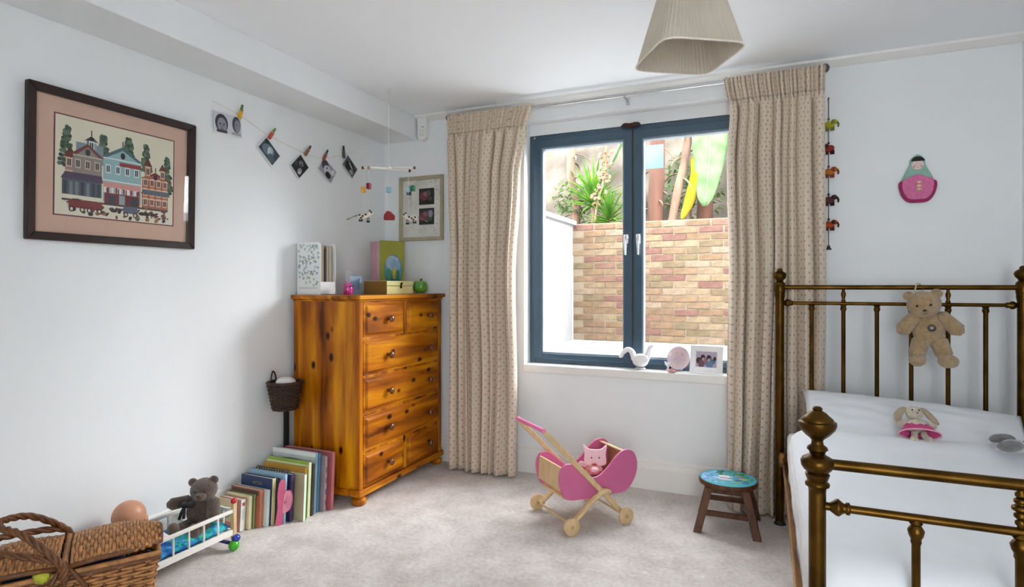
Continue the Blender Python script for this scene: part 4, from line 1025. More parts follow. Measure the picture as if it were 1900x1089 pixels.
def teddy(label, loc, rot, S, col, dark, spec, group='teddy bears'):
    """spec: head, body, arms [(shoulder, paw, r0, r1)], legs [(hip, ankle, r0, r1, foot centre, foot radii)]; local, facing -y"""
    t = thing('teddy_bear', label, 'teddy bear', loc, rot, group)
    f = fur(col, 'plush_' + col); d = fur(dark, 'plush_' + dark); S_ = Vector((S, S, S))
    v = lambda p: Vector(p) * S
    hc, hr = v(spec['head'][0]), v(spec['head'][1])
    MB().ell(v(spec['body'][0]), v(spec['body'][1]), n=26, m=18, jit=.03, seed=1, taper=spec.get('taper', -.15)).build('body', f, t, smooth=True)
    hrot = spec.get('hrot', (0, 0, 0)); HM = Euler(hrot).to_matrix()
    ho = MB().ell(hc, hr, hrot, n=26, m=18, jit=.03, seed=2).build('head', f, t, smooth=True)
    at_ = lambda x, y, z: hc + HM @ Vector((x * hr.x, y * hr.y, z * hr.z))
    for s in (-1, 1):
        o = MB().ell(at_(s * .78, .08, .72), (hr.x * .36, hr.y * .2, hr.z * .38), hrot, n=16, m=10, jit=.04, seed=5).build('ear', f, ho, smooth=True)
        MB().ell(at_(s * .38, -.90, .16), hr.x * .085, n=10, m=8).build('eye', mat('black_bead', (.01, .01, .01), .15), ho, smooth=True)
    MB().ell(at_(0, -.86, -.28), (hr.x * .46, hr.y * .42, hr.z * .38), hrot, n=18, m=12, jit=.03, seed=6).build('muzzle', f if spec.get('same') else d, ho, smooth=True)
    MB().ell(at_(.0, -1.26, -.14), (hr.x * .13, hr.y * .08, hr.z * .09), hrot, n=10, m=8).build('nose', mat('brown_stitched_nose', (.03, .015, .01), .5), ho, smooth=True)
    q = MB().tube([at_(-.14, -1.20, -.46), at_(0, -1.27, -.40), at_(.14, -1.20, -.46)], hr.x * .02, 5); q.build('mouth', MAT['brown_stitched_nose'], ho)
    for k, (a, b_, r0, r1) in enumerate(spec['arms']): limb(MB(), v(a), v(b_), r0 * S, r1 * S).build('arm', f, t, smooth=True)
    for k, (a, b_, r0, r1, fc, fr_) in enumerate(spec['legs']):
        lo = limb(MB(), v(a), v(b_), r0 * S, r1 * S).build('leg', f, t, smooth=True)
        MB().ell(v(fc), v(fr_), spec.get('frot', (0, 0, 0)), n=16, m=12, jit=.03).build('foot', d, lo, smooth=True)
    return t
# golden bear hung on the headboard
tb = teddy('golden teddy bear hanging from the top rail of the headboard', (3.225, -.305, 1.02), (0, 0, R(-6)), 1.0, 'b09268', 'b89c72', dict(
    head=((-.02, -.022, .105), (.066, .058, .060)), hrot=(R(14), R(-7), R(-6)), body=((0, 0, .0), (.062, .048, .085)), taper=-.2, same=True,
    arms=[((-.045, -.005, .055), (-.100, -.022, -.012), .028, .033), ((.045, -.005, .055), (.103, -.022, -.008), .028, .033)],
    legs=[((-.030, -.012, -.06), (-.048, -.022, -.125), .036, .033, (-.046, -.036, -.148), (.034, .044, .030)), ((.036, -.012, -.06), (.056, -.020, -.122), .036, .033, (.068, -.034, -.148), (.040, .042, .030))]))
o = MB().lathe([(.014, 0), (.016, .002), (.016, .005), (.012, .007), (.004, .0055)], (.006, -.049, .0), (0, -1, 0), 20).build('belly_button', mat('dark_wooden_button', hexc('2a1714'), .35), tb, smooth=True, auto=40)
MB().cyl((.006, -.0535, .0), (.006, -.0565, .0), .003, n=8).build('button_thread', plain('d8cfc0'), o)
MB().tube(smooth_curve([(-.055, -.01, .15), (-.045, .02, .192), (-.03, .055, .199), (-.018, .072, .180), (-.02, .02, .165)], 5), .0035, 6).build('hanging_loop', plain('c2b49a', .9), tb, smooth=True)

# ================================================================== doll's bed on wheels
dbx, dby = .19, -1.795
db = thing('doll_bed', 'white slatted toy bed on coloured ball wheels beside the wall', 'toy bed', (dbx, dby, 0))
x0, x1, y0, y1 = -.115, .115, -.225, .225
ballm = {c: mat('enamel_' + c, hexc(c), .25, coat=.4) for c in ('c2161c', '1c3fa0', '3fae1e')}
for x in (x0, x1):
    MB().bar((x, y0, .082), (x, y1, .082), .014, .026).build('bottom_rail', white_wood, db, bevel=.002)
    MB().bar((x, y0, .178), (x, y1, .178), .013, .016).build('top_rail', white_wood, db, bevel=.003)
    for i in range(7):
        yy = y0 + (y1 - y0) * (i + .5) / 7 if False else y0 + .012 + (y1 - y0 - .024) * i / 6
        if 0 < i < 6: MB().cyl((x, yy, .095), (x, yy, .172), .0045, n=10).build('spindle', white_wood, db, smooth=True, auto=40)
    for yy in (y0, y1):
        p = MB().bx(x - .010, x + .010, yy - .009, yy + .009, .045, .212).build('post', palewood if yy > 0 else white_wood, db, bevel=.002)
        MB().ell((x, yy, .222), .0135).build('ball_finial', ballm['c2161c'], p, smooth=True)
for yy in (y0, y1):
    MB().bx(x0, x1, yy - .006, yy + .006, .17, .186).build('end_rail', white_wood, db, bevel=.002)
    MB().bx(x0, x1, yy - .006, yy + .006, .065, .09).build('end_rail', white_wood, db, bevel=.002)
    for k in (-.05, 0, .05): MB().cyl((k, yy, .085), (k, yy, .175), .0045, n=10).build('spindle', white_wood, db, smooth=True, auto=40)
    MB().bar((x0 - .02, yy * .96, .030), (x1 + .02, yy * .96, .030), .012, .012).build('axle', mat('navy_axle', hexc('1b2f6a'), .4), db)
    for x in (x0 - .012, x1 + .012):
        MB().ell((x, yy * .96, .0235), .0235).build('ball_wheel', ballm['3fae1e'], db, smooth=True)
        MB().ell((x, yy * .96 + (.012 if yy > 0 else -.012), .052), .0185).build('ball_hub', ballm['1c3fa0'], db, smooth=True)
MB().bx(x0 + .004, x1 - .004, y0 + .008, y1 - .008, .070, .078).build('base_board', white_wood, db)
def cushion(b, c, d, n=16, puff=.5, seed=0, wr=.004):
    vs = []; w_, l_, h_ = d
    for s in (1, -1):
        for j in range(n + 1):
            for i in range(n + 1):
                u, v = 2 * i / n - 1, 2 * j / n - 1
                e = (max(0, 1 - abs(u) ** 3.2) * max(0, 1 - abs(v) ** 3.2)) ** puff
                z = s * (h_ / 2) * e + wr * noise.noise(Vector((u * 3 + seed, v * 3, s)))* e * 3
                k = 1 - .05 * (1 - abs(v)) * abs(u) ** 4; k2 = 1 - .05 * (1 - abs(u)) * abs(v) ** 4
                vs.append((c[0] + u * w_ / 2 * k, c[1] + v * l_ / 2 * k2, c[2] + z))
    m = n + 1; o = m * m
    fs = [(j * m + i, j * m + i + 1, (j + 1) * m + i + 1, (j + 1) * m + i) for j in range(n) for i in range(n)]
    fs += [(o + j * m + i, o + (j + 1) * m + i, o + (j + 1) * m + i + 1, o + j * m + i + 1) for j in range(n) for i in range(n)]
    return b.add(vs, fs)
def patch_fabric(name, cols, scale):
    m = bpy.data.materials.new(name); nt, N, L, P = nodes(m)
    tc = N.new('ShaderNodeTexCoord'); vo = N.new('ShaderNodeTexVoronoi'); vo.inputs['Scale'].default_value = scale
    nz = N.new('ShaderNodeTexNoise'); nz.inputs['Scale'].default_value = scale * 1.2; mx = N.new('ShaderNodeMix'); mx.data_type = 'RGBA'; mx.inputs[0].default_value = .12
    L.new(tc.outputs['Object'], mx.inputs[6]); L.new(tc.outputs['Object'], nz.inputs['Vector']); L.new(nz.outputs['Color'], mx.inputs[7]); L.new(mx.outputs[2], vo.inputs['Vector'])
    sp = N.new('ShaderNodeSeparateColor'); L.new(vo.outputs['Color'], sp.inputs[0])
    cr = N.new('ShaderNodeValToRGB'); cr.color_ramp.interpolation = 'CONSTANT'; e = cr.color_ramp.elements
    for i, c in enumerate(cols):
        x = e[i] if i < 2 else e.new(i / len(cols)); x.position = i / len(cols); x.color = rgba(hexc(c))
    L.new(sp.outputs[0], cr.inputs[0]); L.new(cr.outputs[0], P.inputs['Base Color']); P.inputs['Roughness'].default_value = .9
    MAT[name] = m; return m
teal = patch_fabric('teal_patchwork_cotton', ['1fa6a0', '2b7fc0', '25c0a4', '1f5fae', '49b8d0', '2fae86', '3a8fd4'], 26)
def fold_duvet(name, label, cat, m, X0, X1, Y0, Y1, z, bulge, loc, seed):
    q = MB(); n, k = 24, 36; vs = []
    for s in (1, -1):
        for j in range(k + 1):
            for i in range(n + 1):
                u, v = i / n, j / k; e = (max(0, 1 - abs(2 * u - 1) ** 4) * max(0, 1 - abs(2 * v - 1) ** 6)) ** .5
                x = X0 + (X1 - X0) * u; y = Y0 + (Y1 - Y0) * v
                vs.append((x, y, z + s * bulge * e + .012 * e * noise.noise(Vector((u * 4 + seed, v * 8, s * .3)))))
    mm = n + 1; o = mm * (k + 1)
    fs = [(j * mm + i, j * mm + i + 1, (j + 1) * mm + i + 1, (j + 1) * mm + i) for j in range(k) for i in range(n)]
    q.add(vs, fs + [(o + f[0], o + f[3], o + f[2], o + f[1]) for f in fs]); ob = q.build(name, m, smooth=True); ob.location = loc
    return tag(ob, label, cat)
fold_duvet('doll_quilt', 'teal and blue patchwork quilt inside the white toy bed', 'quilt', teal, -.105, .105, -.215, .215, .028, .028, (dbx, dby, .079), 1)
o = cushion(MB(), (0, 0, 0), (.15, .10, .05), seed=4).build('doll_pillow', mat('pink_white_cotton', hexc('e6d2d8'), .9, var=.08, scale=40), smooth=True); o.location = (dbx - .01, dby - .10, .163)
tag(o, 'small pale pink pillow lying on the teal doll quilt', 'pillow')
# brown bear sitting in the toy bed, leaning on the far rail
teddy('dark brown teddy bear sitting up in the white toy bed', (.195, -1.655, .185), (R(-4), 0, R(22)), .95, '574233', '6b5444', dict(
    head=((.020, -.012, .108), (.060, .055, .054)), hrot=(R(6), R(-6), R(8)), body=((.006, 0, .012), (.068, .056, .072)), taper=-.15,
    arms=[((-.045, -.02, .058), (-.105, -.060, .052), .026, .027), ((.058, .0, .055), (.082, -.03, -.01), .029, .031)],
    legs=[((-.028, -.02, -.05), (-.052, -.095, -.055), .030, .026, (-.055, -.12, -.048), (.028, .022, .036)), ((.034, -.02, -.05), (.036, -.10, -.062), .030, .026, (.038, -.118, -.052), (.028, .022, .036))]))
bw_ = MB().ell((0, 0, 0), (.022, .010, .014)).ell((-.03, 0, .004), (.018, .008, .014)).ell((.03, 0, .004), (.018, .008, .014)).tube([(0, 0, -.005), (-.006, -.004, -.03), (-.012, 0, -.06)], .007, 6).tube([(0, 0, -.005), (.008, -.004, -.03), (.010, 0, -.055)], .007, 6)
o = bw_.build('ribbon_bow', mat('black_satin', (.012, .012, .015), .35), smooth=True); o.location = (.182, -1.722, .236); o.rotation_euler = (R(-20), 0, R(15))
tag(o, 'black ribbon bow tied at the neck of the brown teddy', 'ribbon')

# ================================================================== bald baby doll behind the hamper
bd = thing('baby_doll', 'bald peach skinned baby doll peeping over the wicker hamper', 'doll', (.118, -1.925, .122), (0, 0, R(35)))
skin = mat('doll_vinyl', hexc('c99070'), .4, var=.06, scale=10, sss=.05)
MB().ell((0, 0, .02), (.055, .045, .07), n=20, m=14).build('body', mat('dark_doll_dress', hexc('26242a'), .9, var=.3, scale=30), bd, smooth=True)
hd = MB().ell((0, -.004, .128), (.062, .064, .066), n=28, m=20, taper=.06).ell((0, -.05, .098), (.040, .02, .026), n=16, m=10).build('head', skin, bd, smooth=True)
for s in (-1, 1):
    MB().ell((s * .060, .006, .112), (.008, .014, .018), n=10, m=8).build('ear', skin, hd, smooth=True)
    MB().ell((s * .022, -.060, .118), (.009, .006, .007), n=10, m=8).build('eye', plain('2c3c50', .2), hd, smooth=True)
    limb(MB(), (s * .048, -.01, .06), (s * .115, -.03, .075 if s < 0 else .02), .018, .016).build('arm', skin, bd, smooth=True)
    limb(MB(), (s * .025, -.01, -.035), (s * .035, -.03, -.02), .022, .018).build('leg', skin, bd, smooth=True)
MB().ell((0, -.070, .102), (.008, .008, .008), n=10, m=8).build('nose', skin, hd, smooth=True)
MB().ell((0, -.064, .084), (.014, .006, .005), n=10, m=6).build('mouth', plain('b5574e', .4), hd, smooth=True)

# ================================================================== wicker picnic hamper
hp = thing('picnic_hamper', 'large wicker picnic hamper with twin lids and rope handles', 'hamper', (.426, -2.328, 0), (0, 0, R(58)))
HL, HW, HH = .25, .125, .315
def hf(u, v):
    """rounded rectangle wall, tapering to the base"""
    k = .84 + .16 * v; a, b_ = HL * k, HW * k; per = 4 * (a + b_); s = (u % 1) * per
    if s < 2 * a: p, nn = (-a + s, -b_), (0, -1)
    elif s < 2 * a + 2 * b_: p, nn = (a, -b_ + s - 2 * a), (1, 0)
    elif s < 4 * a + 2 * b_: p, nn = (a - (s - 2 * a - 2 * b_), b_), (0, 1)
    else: p, nn = (-a, b_ - (s - 4 * a - 2 * b_)), (-1, 0)
    return (p[0], p[1], .012 + (HH - .03) * v), (nn[0], nn[1], 0)
o = weave_rows(MB(), hf, 25, 38, .0052, .0062, 5).build('side_weave', wicker, hp, smooth=True); o['kind'] = 'stuff'
b = MB()
for i in range(38): b.tube([hf(i / 38, v)[0] for v in (0, .5, 1)], .0042, 6)
o = b.build('stakes', wicker_d, hp, smooth=True); o['kind'] = 'stuff'
MB().bx(-HL * .84, HL * .84, -HW * .84, HW * .84, .004, .016).build('base', wicker_d, hp)
for dz, r_ in ((-.002, .009), (.012, .009)):
    pts = [(x * 1.01, y * 1.01, z + dz) for x, y, z in (hf(i / 60, 1.0)[0] for i in range(60))]
    MB().tube(pts, r_, 7, closed=True).build('rim', wicker_d if dz < 0 else wicker, hp, smooth=True)
def lid(sgn, tilt):
    """woven flap hinged at the middle bar; strands run across, domed"""
    xs0, xs1 = .014, HL + .012
    def lf_(u, v):
        x = xs0 + (xs1 - xs0) * u; y = (HW + .012) * (2 * v - 1) * (1 - .42 * max(0, (u - .55) / .45) ** 2.2)
        z = .022 * (1 - (2 * v - 1) ** 2) + .012 * math.sin(PI * (.15 + .85 * u))
        c, s_ = math.cos(tilt), math.sin(tilt)
        return Vector((sgn * (x * c - z * s_ * 0), y, HH + .012 + z + x * s_))
    q = MB(); rows_, cols_ = 25, 8
    for j in range(rows_):
        u = (j + .5) / rows_; pts = []
        for i in range(cols_ * 2 + 1):
            v = i / (cols_ * 2); s_ = (1 if (i // 2 + j) % 2 == 0 else -1) * (1 if i % 2 == 0 else 0)
            pts.append(lf_(u, v) + Vector((0, 0, .0052 * s_)))
        q.tube(pts, .0064, 5)
    L_ = q.build('lid', wicker, hp, smooth=True); L_['kind'] = 'stuff'
    for i in range(cols_):
        v = (i + .5) / cols_; MB().tube([lf_(u, v) for u in (0, .25, .5, .75, 1)], .0044, 6).build('lid_rib', wicker_d, L_, smooth=True)
    ed = [lf_(u, 0) for u in (0, .3, .6, 1)] + [lf_(1, v) for v in (.15, .4, .6, .85)] + [lf_(u, 1) for u in (1, .6, .3, 0)]
    MB().tube(ed, .0085, 7).build('lid_border', wicker_d, L_, smooth=True)
lid(1, R(1)); lid(-1, R(1))
MB().cyl((0, -HW - .012, HH + .02), (0, HW + .012, HH + .02), .010).build('hinge_bar', wicker, hp, smooth=True, auto=40)
def rope(pts, r, tw, n=3):
    """twisted strands along a path"""
    P = [Vector(p) for p in smooth_curve(pts, 12)]; out = []
    for k in range(n):
        q = []
        for i, p in enumerate(P):
            t = (P[min(i + 1, len(P) - 1)] - P[max(i - 1, 0)]).normalized(); a = t.cross(Vector((1, .2, .1))).normalized(); c = t.cross(a)
            an = 2 * PI * (k / n + tw * i / len(P)); q.append(p + (a * math.cos(an) + c * math.sin(an)) * r * .6)
        out.append(q)
    return out
for sg, lean, top in ((-1, -.165, .145), (-1, -.215, .085)):
    path = [(0, -HW - .022, HH - .02), (-.012, -HW - .024, HH + .04), (lean * .6, -HW * .75, HH + top * .85), (lean, -.03, HH + top), (lean, .03, HH + top), (lean * .6, HW * .75, HH + top * .85), (-.012, HW + .024, HH + .04), (0, HW + .022, HH - .02)]
    q = MB()
    for st in rope(path, .010, 9): q.tube(st, .0062, 6)
    o = q.build('rope_handle', wicker_d, hp, smooth=True)
for sg in (-1, 1):
    for dx in (-.065, .0, .075):
        MB().tube([(0, sg * (HW + .014), HH + .035), (dx * .6, sg * (HW + .016), HH - .04), (dx, sg * (HW + .004), HH - .11)], .0062, 6).build('handle_lashing', wicker_d, hp, smooth=True)
o = MB().ell((0, 0, 0), (.16, .09, .035), n=24, m=12, jit=.12, seed=3).build('folded_cloths', mat('navy_cotton', hexc('262a52'), .9, var=.4, scale=20), smooth=True)
o.location = (.426, -2.328, .272); o.rotation_euler = (0, 0, R(58)); tag(o, 'dark navy cloths showing under the hamper lid', 'cloth')
o = MB().ell((0, 0, 0), (.028, .022, .022), jit=.1).build('soft_ball', mat('lime_felt', hexc('b4b83a'), .9, var=.3, scale=60)); o.location = (.50, -2.44, .315)
tag(o, 'small lime green felt ball tucked at the hamper edge', 'ball')

# ================================================================== pink doll's pram
PF = Vector((.6606, .7507, 0)); PW = Vector((-.7507, .6606, 0))
pm = thing('doll_pram', 'pink wooden doll pram with beech handle and wheels', 'doll pram', (1.655, -.571, 0), (0, 0, math.atan2(.7507, .6606)))
pinkp = mat('pink_painted_panel', hexc('cf6a95'), .4, var=.05, scale=6)
pinkl = mat('pink_inside_panel', hexc('ee86b4'), .45, var=.04, scale=6)
prof = smooth_curve([(-.178, .322), (-.200, .275), (-.190, .20), (-.150, .153), (-.04, .142), (.09, .144), (.195, .150), (.252, .21), (.268, .285), (.243, .345), (.189, .360), (.138, .335), (.082, .282), (.029, .247), (-.025, .247), (-.075, .285), (-.128, .325)], 5, True)
for sy, m_ in ((-.122, pinkp), (.122, pinkp)):
    o = MB().prism(prof, .012, (0, sy, 0), (1, 0, 0), (0, 0, 1)).build('side_panel', m_, pm, bevel=.002)
MB().bx(-.16, .20, -.116, .116, .150, .160).build('floor_panel', palewood, pm)
q = MB(); q.bar((-.185, 0, .195), (-.178, 0, .312), .232, .010, up=(1, 0, 0)); q.build('end_panel', palewood, pm, bevel=.002)
q = MB(); hoodp = smooth_curve([(.205, .165), (.248, .215), (.258, .285), (.236, .335), (.192, .349)], 5)
vs = []
for x, z in hoodp: vs += [(x, -.116, z), (x, .116, z)]
q.add(vs, [(2 * i, 2 * i + 1, 2 * i + 3, 2 * i + 2) for i in range(len(hoodp) - 1)])
o = q.build('hood', palewood, pm, smooth=True); sl = o.modifiers.new('panel_thickness', 'SOLIDIFY'); sl.thickness = .007
for sy in (-.140, .140):
    MB().bar((.050, sy, .160), (-.300, sy, .517), .026, .013, up=(0, 1, 0)).build('handle_arm', palewood, pm, bevel=.003)
    q = MB(); q.tube(smooth_curve([(-.158, sy * 1.12, .045), (-.11, sy * 1.12, .075), (-.03, sy * 1.12, .140), (.04, sy * 1.12, .178), (.072, sy * 1.12, .172)], 6), [.0185] * 25, 8, flat=.6); q.build('curved_leg', palewood, pm, smooth=True, auto=40)
    MB().bar((.03, sy * 1.03, .185), (.160, sy * 1.03, .045), .026, .012, up=(0, 1, 0)).build('straight_leg', palewood, pm, bevel=.003)
    MB().cyl((.045, sy * .88, .165), (.045, sy * 1.2, .165), .006).build('pivot_pin', palewood, pm)
    for sx in (-.161, .158):
        w_ = MB().lathe([(.034, -.009), (.042, -.007), (.042, .007), (.034, .009)], (sx, sy * 1.28, .042), (0, 1, 0), 28).build('wheel', palewood, pm, smooth=True, auto=35)
        MB().lathe([(.010, -.012), (.010, .012)], (sx, sy * 1.28, .042), (0, 1, 0), 14).build('hub', wood('hub_wood', hexc('b0905c'), hexc('c4a470')) if 'hub_wood' not in MAT else MAT['hub_wood'], w_)
MB().cyl((-.158, -.15, .045), (-.158, .15, .045), .006).build('axle', palewood, pm); MB().cyl((.156, -.15, .045), (.156, .15, .045), .006).build('axle', palewood, pm)
MB().cyl((-.297, -.148, .513), (-.297, .148, .513), .011).build('push_bar', pinkl, pm, smooth=True, auto=40)
o = fold_duvet('pram_quilt', 'pale pink patterned cover lying in the doll pram', 'quilt', mat('sprigged_pink_cotton', hexc('ecc4d4'), .9, var=.15, scale=70), -.15, .10, -.105, .105, .03, .030, (1.655, -.571, .162), 6)
o.rotation_euler = pm.rotation_euler
# cat-shaped rag toy in the pram
ct = thing('rag_cat', 'pink and cream rag cat lying in the doll pram hood', 'soft toy', (1.655 + .125 * PF.x, -.571 + .125 * PF.y, .215), (0, 0, pm.rotation_euler.z))
cf = mat('blush_cotton', hexc('ecc6cc'), .9, var=.06, scale=50)
q = MB(); hp_ = [(-.05, -.035), (.05, -.035), (.056, .02), (.062, .068), (.03, .046), (-.03, .046), (-.062, .068), (-.056, .02)]
h = q.prism(smooth_curve(hp_, 4, True), .034, (-.035, .0, .082), (.86, -.5, 0), (.1, .2, .97)).build('head', cf, ct, bevel=.010, seg=3)
MB().ell((-.055, -.02, .028), (.05, .045, .026), jit=.05).build('body', mat('floral_red_cotton', hexc('d08a86'), .9, var=.35, scale=70), ct, smooth=True)
for s in (-1, 1):
    limb(MB(), (-.06, s * .035 - .02, .035), (-.10, s * .060 - .02, .052), .012, .013).build('arm', cf, ct, smooth=True)
    MB().ell(Vector((-.035, 0, .084)) + Vector((-.485, -.83, .22)) * .0175 + Vector((.86, -.5, 0)) * (.02 * s), (.004, .004, .005)).build('eye', plain('6a5a60'), h, smooth=True)
MB().ell((-.052, -.018, .052), (.016, .012, .008)).build('bow', plain('c9463c'), ct, smooth=True)

# ================================================================== painted stool
stl = thing('painted_stool', 'small dark wooden stool with a bright painted round seat', 'stool', (2.368, -.376, 0), (0, 0, R(1)))
dkw = wood('dark_stained_wood', hexc('3d1f0a'), hexc('643813'), axis=2, along=4, across=40, rough=.6)
SR, SH = .140, .238
MB().lathe([(SR - .012, SH - .028), (SR - .002, SH - .022), (SR, SH - .008), (SR - .004, SH)], n=48).build('seat', dkw, stl, smooth=True, auto=40)
pr = Print((0, 0, SH + .0006), (1, 0, 0), (0, 1, 0)); rnd = random.Random(21)
pr.p(oval(0, 0, SR - .004, SR - .004, 48), '2f8f9c').p(oval(0, 0, SR - .010, SR - .010, 48), '3f9fb8')
def blob(x, y, a, b_, c, rot=0): 
    if math.hypot(x, y) + max(a, b_) < SR - .006: pr.p(oval(x, y, a, b_, 14, rot=rot), c)
for i in range(26): blob(rnd.uniform(-.125, -.03), rnd.uniform(-.1, .1), .02, .013, rnd.choice(['8fb9e0', '7aa9d8', 'a9cbe8', '6f9ccc']), rnd.random() * 3)
for i in range(22): blob(rnd.uniform(-.05, .10), rnd.uniform(.05, .125), .022, .007, rnd.choice(['2f7a34', '4f9a3c', '1f5a3a', '7ab04a']), rnd.random() * 3)
for i in range(20): blob(rnd.uniform(.03, .12), rnd.uniform(-.09, .06), .02, .008, rnd.choice(['2f8a4a', '8fae2c', '1f6f9a', '2a5fae', '3fae7a']), rnd.random() * 3)
for i in range(16): blob(rnd.uniform(-.09, .05), rnd.uniform(-.125, -.06), .02, .008, rnd.choice(['4fae9a', '2f8f7a', '5fb4c4']), rnd.random() * 3)
pr.p(oval(-.012, .022, .036, .017, 16), 'ece6d8').p(oval(-.012, -.024, .036, .015, 16), 'e2c4cc').p(oval(-.012, .0, .012, .020, 12), 'c9b4c0').p(oval(.012, .028, .006, .005), '3a4a30').p(oval(.055, .025, .026, .014, 16), '7f6fb0').p(oval(.050, -.02, .022, .010, 16), '2a4fb0').p(oval(.07, .0, .020, .008, 14), 'c2c03a')
pr.build('painted_scene', stl)
for sx in (-1, 1):
    for sy in (-1, 1):
        q = MB(); top, bot = Vector((sx * .085, sy * .085, SH - .026)), Vector((sx * .136, sy * .136, .0))
        a, c = .019, .017
        vs = [top + Vector((i * a, j * c, 0)) for i, j in ((-1, -1), (1, -1), (1, 1), (-1, 1))] + [bot + Vector((i * a, j * c, 0)) for i, j in ((-1, -1), (1, -1), (1, 1), (-1, 1))]
        q.add(vs, [(0, 1, 2, 3), (4, 5, 6, 7), (0, 1, 5, 4), (1, 2, 6, 5), (2, 3, 7, 6), (3, 0, 4, 7)]).build('leg', dkw, stl, bevel=.003)
for s in (-1, 1):
    MB().bar((-.115, s * .115, .092), (.115, s * .115, .092), .026, .014, up=(0, 1, 0)).build('stretcher', dkw, stl, bevel=.002)
    MB().bar((s * .105, -.105, .128), (s * .105, .105, .128), .024, .014, up=(1, 0, 0)).build('stretcher', dkw, stl, bevel=.002)
    MB().bar((-.09, s * .09, SH - .04), (.09, s * .09, SH - .04), .026, .014, up=(0, 1, 0)).build('apron', dkw, stl, bevel=.002)

# ================================================================== brass bed
bed = thing('brass_bed', 'antique brass bedstead with spindled head and foot', 'bed', (3.095, 0, 0))
BX = 3.095; HY_, FY_ = -.25, -1.877
hl, hr_ = 2.609 - BX, 3.582 - BX
def P_(x, y, z): return (x, y, z)
for x in (hl, hr_):
    o = MB().lathe([(.018, .0), (.021, .02), (.018, .05), (.0205, .07), (.0205, 1.14), (.024, 1.16), (.024, 1.172)], (x, HY_, 0), n=20).build('head_post', brass, bed, smooth=True, auto=50)
    MB().lathe([(.024, 1.172), (.026, 1.18), (.026, 1.222), (.020, 1.228), (.015, 1.234), (.019, 1.240), (.028, 1.250), (.032, 1.262), (.029, 1.272), (.020, 1.280), (.012, 1.284), (.014, 1.289), (.008, 1.297), (.001, 1.299)], (x, HY_, 0), n=22).build('finial', brass, o, smooth=True, auto=60)
    MB().lathe([(.030, 0), (.022, .012), (.020, .02)], (x, HY_, 0), n=18).build('foot_cup', mat('dark_castor', (.02, .02, .02), .5), o, smooth=True)
MB().cyl((hl, HY_, 1.202), (hr_, HY_, 1.202), .0115, n=16).build('head_rail', brass, bed, smooth=True, auto=40)
MB().cyl((hl, HY_, 1.123), (hr_, HY_, 1.123), .0085, n=16).build('head_rail', brass, bed, smooth=True, auto=40)
MB().cyl((hl, HY_, .335), (hr_, HY_, .335), .012, n=16).build('head_rail', brass, bed, smooth=True, auto=40)
for s, x in ((1, hl), (-1, hr_)): MB().lathe([(.010, 0), (.018, .012), (.019, .020), (.012, .030), (.014, .036), (.009, .042)], (x + s * .02, HY_, 1.123), (s, 0, 0), 16).build('rail_knob', brass, bed, smooth=True)
for k, xw in enumerate((2.753, 2.891, 3.031, 3.169, 3.311, 3.45)):
    x = xw - BX
    MB().lathe([(.0095, .335), (.0095, 1.085), (.013, 1.092), (.014, 1.100), (.0105, 1.106), (.014, 1.112), (.010, 1.118)], (x, HY_, 0), n=14).build('head_spindle', brass, bed, smooth=True, auto=50)
    if k in (1, 4):
        MB().lathe([(.008, 1.13), (.011, 1.135), (.006, 1.145), (.011, 1.165), (.010, 1.175), (.006, 1.185), (.008, 1.192)], (x, HY_, 0), n=14).build('short_spindle', brass, bed, smooth=True)
fl_, fr2 = 2.659 - BX, 3.60 - BX
for x in (fl_, fr2):
    o = MB().lathe([(.018, 0), (.022, .02), (.0195, .05), (.0195, .700)], (x, FY_, 0), n=24).build('foot_post', brass, bed, smooth=True, auto=50)
    MB().lathe([(.0195, .700), (.0205, .712), (.027, .716), (.028, .722), (.022, .728), (.026, .738), (.028, .745), (.023, .750), (.030, .755), (.036, .764), (.038, .776), (.034, .784), (.024, .790), (.017, .794), (.019, .802), (.024, .806), (.022, .812), (.014, .818), (.013, .828), (.018, .834),
                (.028, .842), (.040, .856), (.0435, .866), (.043, .874), (.036, .877), (.036, .881), (.028, .888), (.020, .896), (.013, .900), (.010, .903), (.012, .906), (.008, .911), (.001, .912)], (x, FY_, 0), n=30).build('finial', brass, o, smooth=True, auto=60)
    MB().lathe([(.030, 0), (.022, .012), (.020, .02)], (x, FY_, 0), n=18).build('foot_cup', MAT['dark_castor'], o, smooth=True)
MB().cyl((fl_ + .02, FY_, .772), (fr2, FY_, .772), .0132, n=20).build('foot_rail', brass, bed, smooth=True, auto=40)
MB().cyl((fl_ + .015, FY_, .668), (fr2, FY_, .668), .0098, n=20).build('foot_rail', brass, bed, smooth=True, auto=40)
MB().cyl((fl_, FY_, .335), (fr2, FY_, .335), .012, n=16).build('foot_rail', brass, bed, smooth=True, auto=40)
for s, x in ((1, fl_), (-1, fr2)): MB().lathe([(.008, 0), (.010, .008), (.020, .022), (.021, .027), (.015, .034), (.011, .040), (.015, .044), (.015, .050), (.010, .052)], (x + s * .019, FY_, .668), (s, 0, 0), 18).build('rail_knob', brass, bed, smooth=True)
